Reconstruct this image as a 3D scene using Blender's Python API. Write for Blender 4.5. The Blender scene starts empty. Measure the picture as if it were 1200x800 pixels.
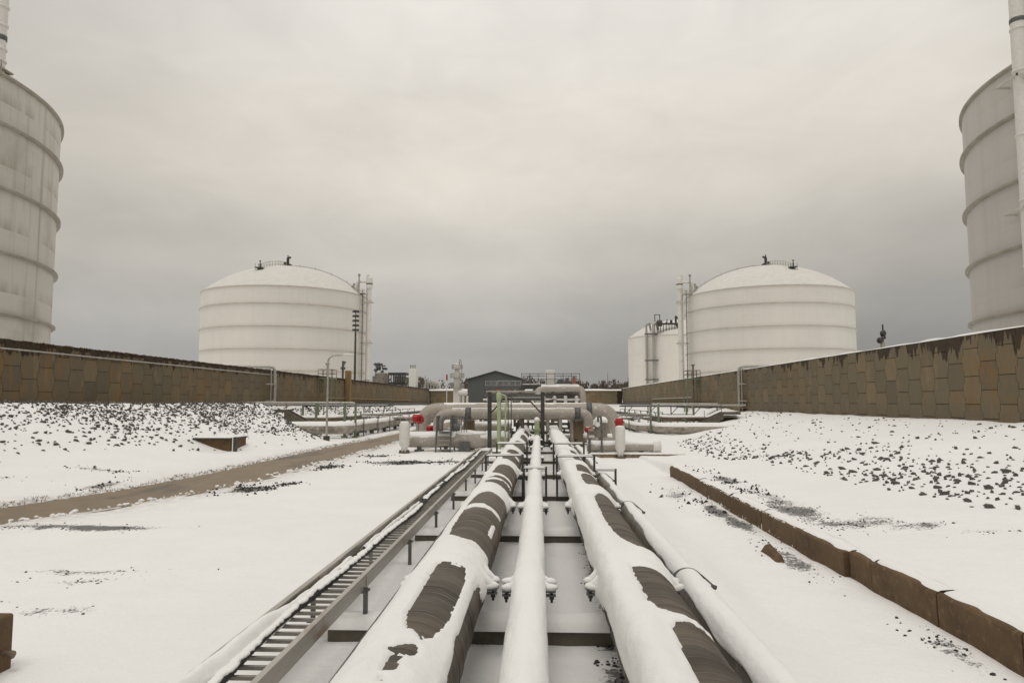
import bpy, math, random
import numpy as np
from mathutils import Vector, Matrix
random.seed(7); RNG = np.random.default_rng(11)
C = bpy.context.scene.collection
S = bpy.context.scene
R = math.radians

# ------------------------------------------------------------------ camera, sky, sun, exposure
cam_d = bpy.data.cameras.new('camera'); cam = bpy.data.objects.new('camera', cam_d); C.objects.link(cam)
cam.location = (0, 0, 3.0); cam.rotation_euler = (math.pi/2 + .082, 0, .0367)
cam_d.sensor_width = 36; cam_d.lens = 36*853.8/1200; cam_d.clip_start = .05; cam_d.clip_end = 6000
S.camera = cam
S.cycles.max_bounces = 14; S.cycles.diffuse_bounces = 10
W = bpy.data.worlds.new('World'); S.world = W; W.use_nodes = True
SUN_EL, SUN_AZ = 70.0, 196.0          # degrees; azimuth clockwise from +Y (ahead)
wn = W.node_tree.nodes; wl = W.node_tree.links; wn.clear()
def wnode(t, **k):
    n = wn.new(t)
    for a, b in k.items(): setattr(n, a, b)
    return n
sky = wnode('ShaderNodeTexSky'); sky.sky_type = 'NISHITA'; sky.sun_disc = False
sky.sun_elevation = R(SUN_EL); sky.sun_rotation = R(SUN_AZ); sky.air_density = 1.5; sky.dust_density = 6
tc = wnode('ShaderNodeTexCoord')
sep = wnode('ShaderNodeSeparateXYZ'); wl.new(tc.outputs['Generated'], sep.inputs[0])
# overcast deck: brightness rises from the horizon to the zenith
ramp = wnode('ShaderNodeValToRGB'); wl.new(sep.outputs['Z'], ramp.inputs[0])
cr = ramp.color_ramp; cr.interpolation = 'EASE'
stops = [(0.0, (.345, .337, .326)), (.06, (.372, .362, .347)), (.12, (.455, .438, .410)), (.19, (.572, .540, .488)), (.30, (.735, .686, .612)),
         (.50, (.800, .758, .700)), (1.0, (.66, .645, .62))]
while len(cr.elements) < len(stops): cr.elements.new(.5)
for e, (p, c) in zip(cr.elements, stops): e.position = p; e.color = (*c, 1)
# soft cloud streaks
mp = wnode('ShaderNodeMapping'); wl.new(tc.outputs['Generated'], mp.inputs[0]); mp.inputs['Scale'].default_value = (1.5, 1.0, 3.0)
nz = wnode('ShaderNodeTexNoise'); wl.new(mp.outputs[0], nz.inputs['Vector'])
nz.inputs['Scale'].default_value = 1.7; nz.inputs['Detail'].default_value = 5; nz.inputs['Roughness'].default_value = .5; nz.inputs['Distortion'].default_value = .6
mr = wnode('ShaderNodeMapRange'); wl.new(nz.outputs['Fac'], mr.inputs[0])
mr.inputs['From Min'].default_value = .25; mr.inputs['From Max'].default_value = .75; mr.inputs['To Min'].default_value = .90; mr.inputs['To Max'].default_value = 1.08
# the cloud bank low over the right of the valley is darker, the left horizon brighter
dotn = wnode('ShaderNodeVectorMath', operation='DOT_PRODUCT'); wl.new(tc.outputs['Generated'], dotn.inputs[0])
dv = Vector((.36, 1, .04)).normalized(); dotn.inputs[1].default_value = dv
mr2 = wnode('ShaderNodeMapRange', interpolation_type='SMOOTHSTEP'); wl.new(dotn.outputs['Value'], mr2.inputs[0])
mr2.inputs['From Min'].default_value = .91; mr2.inputs['From Max'].default_value = 1.0; mr2.inputs['To Min'].default_value = 1.0; mr2.inputs['To Max'].default_value = .85
mrx = wnode('ShaderNodeMapRange', interpolation_type='SMOOTHSTEP'); wl.new(sep.outputs['X'], mrx.inputs[0])
mrx.inputs['From Min'].default_value = -.55; mrx.inputs['From Max'].default_value = .1; mrx.inputs['To Min'].default_value = .30; mrx.inputs['To Max'].default_value = 0.0
mrz = wnode('ShaderNodeMapRange', interpolation_type='SMOOTHSTEP'); wl.new(sep.outputs['Z'], mrz.inputs[0])
mrz.inputs['From Min'].default_value = .04; mrz.inputs['From Max'].default_value = .24; mrz.inputs['To Min'].default_value = 1.0; mrz.inputs['To Max'].default_value = -.15
mlz = wnode('ShaderNodeMath', operation='MULTIPLY'); wl.new(mrx.outputs[0], mlz.inputs[0]); wl.new(mrz.outputs[0], mlz.inputs[1])
mla = wnode('ShaderNodeMath', operation='ADD'); wl.new(mlz.outputs[0], mla.inputs[0]); mla.inputs[1].default_value = 1.0
nz2 = wnode('ShaderNodeTexNoise'); wl.new(mp.outputs[0], nz2.inputs['Vector']); nz2.inputs['Scale'].default_value = 6.0; nz2.inputs['Detail'].default_value = 4; nz2.inputs['Distortion'].default_value = 1.0
mrn = wnode('ShaderNodeMapRange'); wl.new(nz2.outputs['Fac'], mrn.inputs[0]); mrn.inputs['From Min'].default_value = .3; mrn.inputs['From Max'].default_value = .7; mrn.inputs['To Min'].default_value = .965; mrn.inputs['To Max'].default_value = 1.035
m1 = wnode('ShaderNodeMath', operation='MULTIPLY'); wl.new(mr.outputs[0], m1.inputs[0]); wl.new(mr2.outputs[0], m1.inputs[1])
m2 = wnode('ShaderNodeMath', operation='MULTIPLY'); wl.new(m1.outputs[0], m2.inputs[0]); wl.new(mla.outputs[0], m2.inputs[1])
m2b = wnode('ShaderNodeMath', operation='MULTIPLY'); wl.new(m2.outputs[0], m2b.inputs[0]); wl.new(mrn.outputs[0], m2b.inputs[1])
dot2 = wnode('ShaderNodeVectorMath', operation='DOT_PRODUCT'); wl.new(tc.outputs['Generated'], dot2.inputs[0]); dot2.inputs[1].default_value = Vector((.06, 1, .40)).normalized()
mr4 = wnode('ShaderNodeMapRange', interpolation_type='SMOOTHSTEP'); wl.new(dot2.outputs['Value'], mr4.inputs[0])
mr4.inputs['From Min'].default_value = .78; mr4.inputs['From Max'].default_value = .99; mr4.inputs['To Min'].default_value = .85; mr4.inputs['To Max'].default_value = 1.03
m2c = wnode('ShaderNodeMath', operation='MULTIPLY'); wl.new(m2b.outputs[0], m2c.inputs[0]); wl.new(mr4.outputs[0], m2c.inputs[1])
m3 = wnode('ShaderNodeMath', operation='MULTIPLY'); wl.new(m2c.outputs[0], m3.inputs[0]); m3.inputs[1].default_value = 10.0
sc_ = wnode('ShaderNodeVectorMath', operation='SCALE'); wl.new(ramp.outputs[0], sc_.inputs[0]); wl.new(m3.outputs[0], sc_.inputs['Scale'])
mx = wnode('ShaderNodeMix', data_type='RGBA'); mx.inputs['Factor'].default_value = .97
wl.new(sky.outputs[0], mx.inputs['A']); wl.new(sc_.outputs[0], mx.inputs['B'])
bg = wnode('ShaderNodeBackground'); bg.inputs['Strength'].default_value = .1; wl.new(mx.outputs['Result'], bg.inputs[0])
out = wnode('ShaderNodeOutputWorld'); wl.new(bg.outputs[0], out.inputs[0])
sd = bpy.data.lights.new('sun', 'SUN'); sd.energy = .92; sd.angle = R(30); sd.color = (1, .95, .87)
sun = bpy.data.objects.new('sun', sd); C.objects.link(sun)
_d = Vector((math.sin(R(SUN_AZ))*math.cos(R(SUN_EL)), math.cos(R(SUN_AZ))*math.cos(R(SUN_EL)), math.sin(R(SUN_EL))))
sun.rotation_euler = _d.to_track_quat('Z', 'Y').to_euler()
vs = S.view_settings; vs.view_transform = 'Standard'; vs.look = 'None'; vs.exposure = 0.03; vs.gamma = 1; vs.use_curve_mapping = False

# ------------------------------------------------------------------ noise helpers
def _hash(ix, iy, seed):
    h = (ix.astype(np.int64)*374761393 + iy.astype(np.int64)*668265263 + seed*1442695041) & 0xffffffff
    h = ((h ^ (h >> 13))*1274126177) & 0xffffffff
    return ((h ^ (h >> 16)) & 0xffff)/65535.0
def vnoise(x, y, seed=0):
    x = np.asarray(x, float); y = np.asarray(y, float)
    x, y = np.broadcast_arrays(x, y)
    ix = np.floor(x); iy = np.floor(y); fx = x-ix; fy = y-iy
    fx = fx*fx*fx*(fx*(fx*6-15)+10); fy = fy*fy*fy*(fy*(fy*6-15)+10)
    a = _hash(ix, iy, seed); b = _hash(ix+1, iy, seed); c = _hash(ix, iy+1, seed); d = _hash(ix+1, iy+1, seed)
    return (a*(1-fx)+b*fx)*(1-fy) + (c*(1-fx)+d*fx)*fy
def fbm(x, y, seed=0, oct=4):
    s = 0; a = .5; t = 0
    x = np.asarray(x, float); y = np.asarray(y, float)
    for o in range(oct):
        s = s + a*vnoise(x*2**o+17*o, y*2**o-31*o, seed+o); t += a; a *= .5
    return s/t
def sstep(a, b, x):
    t = np.clip((np.asarray(x, float)-a)/(b-a), 0, 1); return t*t*(3-2*t)
def lerp(a, b, t): return a+(b-a)*t

# ------------------------------------------------------------------ materials
MATS = {}
def newmat(name):
    m = bpy.data.materials.new(name); m.use_nodes = True
    nt = m.node_tree; bs = nt.nodes['Principled BSDF']; MATS[name] = m
    return m, nt, bs
def N(nt, t, **k):
    n = nt.nodes.new(t)
    for a, b in k.items(): setattr(n, a, b)
    return n
def noise(nt, scale, detail=4, rough=.55, stretch=(1, 1, 1), coord='Object', dist=0):
    t = N(nt, 'ShaderNodeTexCoord'); mpg = N(nt, 'ShaderNodeMapping'); mpg.inputs['Scale'].default_value = stretch
    nt.links.new(t.outputs[coord], mpg.inputs[0])
    n = N(nt, 'ShaderNodeTexNoise'); nt.links.new(mpg.outputs[0], n.inputs['Vector'])
    n.inputs['Scale'].default_value = scale; n.inputs['Detail'].default_value = detail; n.inputs['Roughness'].default_value = rough; n.inputs['Distortion'].default_value = dist
    return n.outputs['Fac']
def rng(nt, v, a, b, c=0, d=1):
    m = N(nt, 'ShaderNodeMapRange'); nt.links.new(v, m.inputs[0])
    for i, x in zip(('From Min', 'From Max', 'To Min', 'To Max'), (a, b, c, d)): m.inputs[i].default_value = x
    return m.outputs[0]
def mixc(nt, f, a, b):
    m = N(nt, 'ShaderNodeMix', data_type='RGBA')
    for s, v in (('Factor', f), ('A', a), ('B', b)):
        if isinstance(v, (tuple, list)): m.inputs[s].default_value = (*v, 1) if len(v) == 3 else v
        elif isinstance(v, (int, float)): m.inputs[s].default_value = v
        else: nt.links.new(v, m.inputs[s])
    return m.outputs['Result']
def math_(nt, op, a, b):
    m = N(nt, 'ShaderNodeMath', operation=op)
    for i, v in enumerate((a, b)):
        if isinstance(v, (int, float)): m.inputs[i].default_value = v
        else: nt.links.new(v, m.inputs[i])
    return m.outputs[0]
def bump(nt, bs, v, strength=.3, dist=.02):
    b = N(nt, 'ShaderNodeBump'); b.inputs['Strength'].default_value = strength; b.inputs['Distance'].default_value = dist
    nt.links.new(v, b.inputs['Height']); nt.links.new(b.outputs[0], bs.inputs['Normal'])
def mat(name, c1, c2, scale=3, rough=.7, metal=0, stretch=(1, 1, 1), lo=.35, hi=.65, bmp=0, bscale=None, third=None):
    m, nt, bs = newmat(name)
    v = noise(nt, scale, 5, .6, stretch)
    col = mixc(nt, rng(nt, v, lo, hi), c1, c2)
    if third:
        c3, s3, l3, h3, st3 = third
        col = mixc(nt, rng(nt, noise(nt, s3, 4, .6, st3), l3, h3), col, c3)
    nt.links.new(col, bs.inputs['Base Color']); bs.inputs['Roughness'].default_value = rough; bs.inputs['Metallic'].default_value = metal
    if bmp: bump(nt, bs, noise(nt, bscale or scale*4, 5, .6, stretch), bmp, .02)
    return m
def snow_mat(name, base=(.91, .905, .89), tint=(.87, .865, .85)):
    m, nt, bs = newmat(name)
    col = mixc(nt, rng(nt, noise(nt, .7, 4), .3, .7), base, tint)
    nt.links.new(col, bs.inputs['Base Color']); bs.inputs['Roughness'].default_value = .85
    bs.inputs['Specular IOR Level'].default_value = .15
    h = math_(nt, 'ADD', noise(nt, 7, 6, .65), math_(nt, 'MULTIPLY', noise(nt, 60, 4, .7), .25))
    bump(nt, bs, h, .6, .035)
    return m
SNOW = snow_mat('snow')
ROOFSNOW = snow_mat('thin_roof_snow', (.74, .725, .69), (.66, .645, .61))
# ground snow: thin dirty slush next to the road and gravel dust where it is thin
def ground_mat():
    m, nt, bs = newmat('snow_ground')
    col = mixc(nt, rng(nt, noise(nt, .35, 5), .3, .7), (.91, .905, .895), (.87, .863, .85))
    at = N(nt, 'ShaderNodeAttribute'); at.attribute_name = 'thin'
    sp = math_(nt, 'ADD', math_(nt, 'MULTIPLY', noise(nt, 5, 6, .75), .5), math_(nt, 'MULTIPLY', noise(nt, 24, 5, .7, (1, .6, 1)), .6))
    f = rng(nt, math_(nt, 'ADD', at.outputs['Fac'], math_(nt, 'MULTIPLY', sp, 1.9)), 1.50, 1.66, 0, .85)
    col = mixc(nt, f, col, mixc(nt, rng(nt, noise(nt, 30, 4, .7), .4, .6), (.022, .021, .019), (.13, .122, .112)))
    a2 = N(nt, 'ShaderNodeAttribute'); a2.attribute_name = 'slush'
    f2 = rng(nt, math_(nt, 'MULTIPLY', a2.outputs['Fac'], rng(nt, noise(nt, 3, 6, .75), .38, .60)), 0, 1, 0, .85)
    col = mixc(nt, f2, col, (.36, .33, .29))
    nt.links.new(col, bs.inputs['Base Color']); bs.inputs['Roughness'].default_value = .9; bs.inputs['Specular IOR Level'].default_value = .12
    h = math_(nt, 'ADD', noise(nt, 2.2, 6, .6), math_(nt, 'MULTIPLY', noise(nt, 22, 4, .65), .22))
    bump(nt, bs, h, .75, .08)
    return m
GROUND = ground_mat()
def road_mat():
    m, nt, bs = newmat('wet_concrete_road')
    col = mixc(nt, rng(nt, noise(nt, 1.2, 6, .65), .3, .7), (.25, .187, .12), (.185, .138, .088))
    col = mixc(nt, rng(nt, noise(nt, .5, 4, .6, (1, .35, 1)), .56, .64), col, (.12, .098, .075))
    col = mixc(nt, rng(nt, noise(nt, 40, 3), .6, .75, 0, .5), col, (.36, .32, .27))
    nt.links.new(col, bs.inputs['Base Color']); bs.inputs['Roughness'].default_value = .6
    bump(nt, bs, noise(nt, 60, 4), .2, .01)
    return m
ROAD = road_mat()
def jacket_mat(name, c1, c2, c3, rough=.5, bandscale=6.0, axis=1, frost=0, lap=False):
    """weathered insulation jacket: streaks running round the pipe, seam bands"""
    m, nt, bs = newmat(name)
    st = [.5, .5, .5]; st[axis] = bandscale
    v = noise(nt, 2.2, 6, .7, tuple(st))
    col = mixc(nt, rng(nt, v, .3, .68), c1, c2)
    if lap:
        g_ = N(nt, 'ShaderNodeNewGeometry'); col = mixc(nt, rng(nt, g_.outputs['Random Per Island'], .15, .9, 0, .75), col, tuple(q*1.75 for q in c1)); col = mixc(nt, rng(nt, g_.outputs['Random Per Island'], .30, .0, 0, .8), col, tuple(q*.55 for q in c1))
    st3 = [.35, .35, .35]; st3[axis] = 3.2
    col = mixc(nt, rng(nt, noise(nt, 1.3, 4, .6, tuple(st3)), .50, .66, 0, .65), col, tuple(q*.62 for q in c3))
    v2 = noise(nt, 1.1, 5, .65)
    col = mixc(nt, rng(nt, v2, .48, .7, 0, .8), col, c3)
    st2 = [.6, .6, .6]; st2[axis] = 26
    v3 = noise(nt, 1.5, 4, .7, tuple(st2))
    col = mixc(nt, rng(nt, v3, .60, .67, 0, .6), col, (.50, .47, .42))
    st4 = [.9, .9, .9]; st4[axis] = 14
    col = mixc(nt, rng(nt, noise(nt, 1.2, 4, .65, tuple(st4)), .34, .44, .55, 0), col, tuple(q*.45 for q in c3))
    if frost: col = mixc(nt, rng(nt, noise(nt, 3.0, 6, .75), .50, .62, 0, frost), col, (.70, .67, .62))
    nt.links.new(col, bs.inputs['Base Color']); bs.inputs['Roughness'].default_value = rough; bs.inputs['Metallic'].default_value = .25
    bump(nt, bs, v, .5, .015)
    return m
JACKET = jacket_mat('weathered_jacket', (.068, .053, .036), (.150, .121, .086), (.054, .042, .029), bandscale=3.6, lap=True)
JACKET_GREY = jacket_mat('grey_jacket', (.21, .185, .15), (.30, .27, .225), (.15, .13, .105))
JACKET_PALE = jacket_mat('frosted_jacket', (.33, .29, .245), (.43, .385, .33), (.26, .225, .185), .6, 3.0, 0, .45)
HEADER = mat('header_jacket', (.345, .31, .265), (.42, .385, .335), 1.2, .6, .1, (1, 1, 1), .3, .7, .3, 30, third=((.58, .55, .50), 5.5, .58, .66, (1, 1, 1)))
JACKET_SIDE = jacket_mat('frosted_tan_jacket', (.30, .265, .215), (.40, .36, .30), (.22, .19, .15), .6, 4.0, 1, .5)
STEEL = mat('galvanised_steel', (.36, .34, .31), (.50, .48, .44), 5, .45, .55, third=((.25, .19, .13), 3, .62, .72, (1, .3, 1)))
STEEL_TRAY = mat('tray_aluminium', (.40, .375, .33), (.52, .49, .44), 4, .42, .5, (1, .2, 1), third=((.30, .22, .14), 2.2, .6, .7, (1, .4, 1)))
RUNG = mat('rung_steel', (.20, .185, .165), (.30, .28, .25), 6, .5, .5)
DARK = mat('dark_painted_steel', (.035, .033, .030), (.070, .066, .060), 5, .55, .1)
DARK_GREY = mat('dark_grey_steel', (.085, .085, .083), (.14, .14, .135), 5, .55, .2)
RUSTY = mat('rust_brown_steel', (.12, .085, .055), (.20, .15, .10), 6, .8)
CONC = mat('stained_concrete', (.26, .215, .155), (.34, .29, .22), 2.0, .9, bmp=.4, third=((.16, .10, .05), 1.2, .55, .68, (1, 1, .6)))
CONC_BROWN = mat('brown_wet_concrete', (.135, .082, .036), (.088, .053, .025), 3.0, .85, bmp=.5, bscale=40, third=((.19, .125, .06), 9, .58, .72, (1, 1, 1)))
CONC_DARK = mat('dark_wet_concrete', (.085, .074, .058), (.14, .122, .095), 2.5, .85, bmp=.3, bscale=30)
CONC_TAN = mat('tan_concrete', (.26, .20, .125), (.20, .155, .10), 3, .9, bmp=.3, third=((.14, .10, .06), 2, .55, .7, (1, 1, .4)))
GREEN = mat('pale_green_paint', (.40, .47, .27), (.34, .40, .235), 4, .6, third=((.25, .20, .12), 3, .66, .75, (1, 1, .5)))
GREEN_D = mat('green_paint', (.13, .165, .10), (.18, .215, .135), 4, .6, third=((.20, .13, .07), 3, .6, .7, (1, 1, .5)))
RED = mat('red_paint', (.42, .012, .012), (.33, .010, .010), 6, .45)
ORANGE = mat('rust_orange_paint', (.36, .15, .09), (.28, .11, .06), 5, .6)
WHITE = mat('white_paint', (.74, .72, .68), (.66, .64, .60), 4, .55, third=((.42, .38, .31), 3, .66, .8, (1, 1, .35)))
CABLE = mat('black_cable', (.025, .024, .022), (.05, .048, .045), 20, .6)
BLD = mat('grey_green_cladding', (.085, .095, .092), (.105, .115, .110), 2, .65, stretch=(6, 6, .2))
BLD_D = mat('dark_trim', (.035, .037, .037), (.05, .052, .052), 3, .6)
GLASS = mat('old_glazing', (.11, .12, .12), (.16, .17, .17), 3, .25)
WOOD = mat('bare_winter_wood', (.060, .048, .038), (.095, .075, .058), .05, .95)
WEED = mat('dry_weeds', (.050, .034, .020), (.11, .070, .036), 4, .95)
STONE = None
def rock_mat():
    m, nt, bs = newmat('riprap_rock')
    col = mixc(nt, rng(nt, noise(nt, 4, 5, .7), .35, .65), (.050, .047, .043), (.12, .112, .10))
    geo = N(nt, 'ShaderNodeNewGeometry'); s = N(nt, 'ShaderNodeSeparateXYZ'); nt.links.new(geo.outputs['Normal'], s.inputs[0])
    f = rng(nt, math_(nt, 'ADD', s.outputs['Z'], math_(nt, 'MULTIPLY', noise(nt, 6, 4, .7), .7)), 1.31, 1.36)
    col = mixc(nt, f, col, (.80, .795, .78))            # snow lying on the flat tops of the stones
    nt.links.new(col, bs.inputs['Base Color']); bs.inputs['Roughness'].default_value = .9
    return m
ROCK = rock_mat()
GRAVEL = mat('dark_gravel', (.020, .019, .018), (.065, .060, .054), 9, .9)
def wall_mat(name, warm, top, ragged):
    m, nt, bs = newmat(name)
    geo = N(nt, 'ShaderNodeNewGeometry')
    r = geo.outputs['Random Per Island']
    rp = N(nt, 'ShaderNodeValToRGB'); nt.links.new(r, rp.inputs[0])
    cols = [(0, (.245, .196, .130)), (.2, (.200, .166, .115)), (.4, (.265, .207, .128)), (.55, (.178, .150, .108)), (.75, (.230, .180, .112)), (1, (.310, .236, .140))]
    e = rp.color_ramp
    while len(e.elements) < len(cols): e.elements.new(.5)
    for q, (p, c) in zip(e.elements, cols): q.position = p; q.color = (c[0]*warm, c[1]*warm, c[2]*warm*.92, 1)
    col = rp.outputs[0]
    # vertical form and water streaks
    col = mixc(nt, rng(nt, noise(nt, 1.6, 6, .65, (2.5, 2.5, .25)), .35, .7, 0, .40), col, (.165, .138, .10))
    col = mixc(nt, rng(nt, noise(nt, .9, 5, .6, (1, 1, .35)), .57, .70, 0, .55), col, (.29, .205, .11))
    # rust-orange weeping on parts of the wall
    col = mixc(nt, math_(nt, 'MULTIPLY', rng(nt, noise(nt, .16, 3, .5), *((.44, .56) if ragged else (.56, .66))), rng(nt, noise(nt, 1.3, 5, .7, (1.5, 1.5, .4)), .45, .60, 0, .7)), col, (.23, .13, .045))
    # wet dark drips from the top edge
    t = N(nt, 'ShaderNodeTexCoord'); s = N(nt, 'ShaderNodeSeparateXYZ'); nt.links.new(t.outputs['Object'], s.inputs[0])
    ln = math_(nt, 'ADD', rng(nt, noise(nt, 1.15, 3, .55, (1, 1, .05)), .47, .70, .05, 1.35 if not ragged else .75), rng(nt, noise(nt, 4.5, 4, .6, (1, 1, .05)), .45, .75, -.02, .35))
    if not ragged: ln = math_(nt, 'MULTIPLY', ln, rng(nt, s.outputs['Y'], -30, 30, 1.15, .35))
    else: ln = math_(nt, 'ADD', ln, .22)
    dep = math_(nt, 'SUBTRACT', top, s.outputs['Z'])
    f = rng(nt, math_(nt, 'SUBTRACT', ln, dep), -.02, .05, 0, .94)
    col = mixc(nt, f, col, (.045, .030, .016))
    # damp foot
    f = rng(nt, math_(nt, 'ADD', s.outputs['Z'], math_(nt, 'MULTIPLY', noise(nt, 1.1, 4), 1.0)), 3.0, 3.6, .32 if ragged else .5, 0)
    col = mixc(nt, f, col, (.15, .125, .088))
    nt.links.new(col, bs.inputs['Base Color']); bs.inputs['Roughness'].default_value = .9
    bump(nt, bs, noise(nt, 5, 7, .75, (2, 2, .8)), .8, .06)
    return m
WALL_R = wall_mat('precast_panels_right', .76, 6.6, False)
WALL_L = wall_mat('precast_panels_left', .66, 6.6, True)
JOINT = mat('dark_joint', (.022, .016, .010), (.04, .03, .02), 3, .95)
def tank_mat(name, dirt, base=(.765, .738, .685)):
    m, nt, bs = newmat(name)
    col = mixc(nt, rng(nt, noise(nt, .12, 4, .5, (1, 1, .5)), .35, .65), base, tuple(x*.94 for x in base))
    # plate courses: faint weld lines
    t = N(nt, 'ShaderNodeTexCoord'); s = N(nt, 'ShaderNodeSeparateXYZ'); nt.links.new(t.outputs['Object'], s.inputs[0])
    fr = math_(nt, 'FRACT', math_(nt, 'MULTIPLY', s.outputs['Z'], .325), 0)
    f = rng(nt, math_(nt, 'ABSOLUTE', math_(nt, 'SUBTRACT', fr, .5), 0), .012, .022, .09, 0)
    col = mixc(nt, f, col, tuple(x*.6 for x in base))
    # rain streaks and grime
    v = noise(nt, .30, 6, .65, (3, 3, .10))
    col = mixc(nt, rng(nt, v, .50, .80, 0, dirt), col, (.24, .215, .165))
    v = noise(nt, .09, 5, .6, (1, 1, 1.2))
    col = mixc(nt, rng(nt, v, .55, .75, 0, dirt*.7), col, (.30, .275, .22))
    # grime hanging below each stiffener ring
    fr2 = math_(nt, 'FRACT', math_(nt, 'DIVIDE', math_(nt, 'SUBTRACT', s.outputs['Z'], 5.2), 6.1), 0)
    g = math_(nt, 'MULTIPLY', rng(nt, fr2, 0.0, .22, dirt*.9, 0), rng(nt, noise(nt, .5, 5, .65, (1, 1, .05)), .42, .62))
    col = mixc(nt, g, col, (.30, .27, .215))
    nt.links.new(col, bs.inputs['Base Color']); bs.inputs['Roughness'].default_value = .55
    return m
TANK = tank_mat('tank_white_paint', .09)
TANK_N = tank_mat('tank_grey_vignetted_paint', .22, (.545, .525, .485))  # greyer base, partly lens corner darkening put into the paint colour
TANK_D = tank_mat('tank_dirty_paint', .85, (.60, .575, .515))
RING = mat('tank_ring_paint', (.50, .47, .415), (.60, .57, .51), .6, .6)
RING_D = mat('tank_ring_dirty', (.28, .25, .20), (.38, .35, .29), .6, .6)

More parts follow.
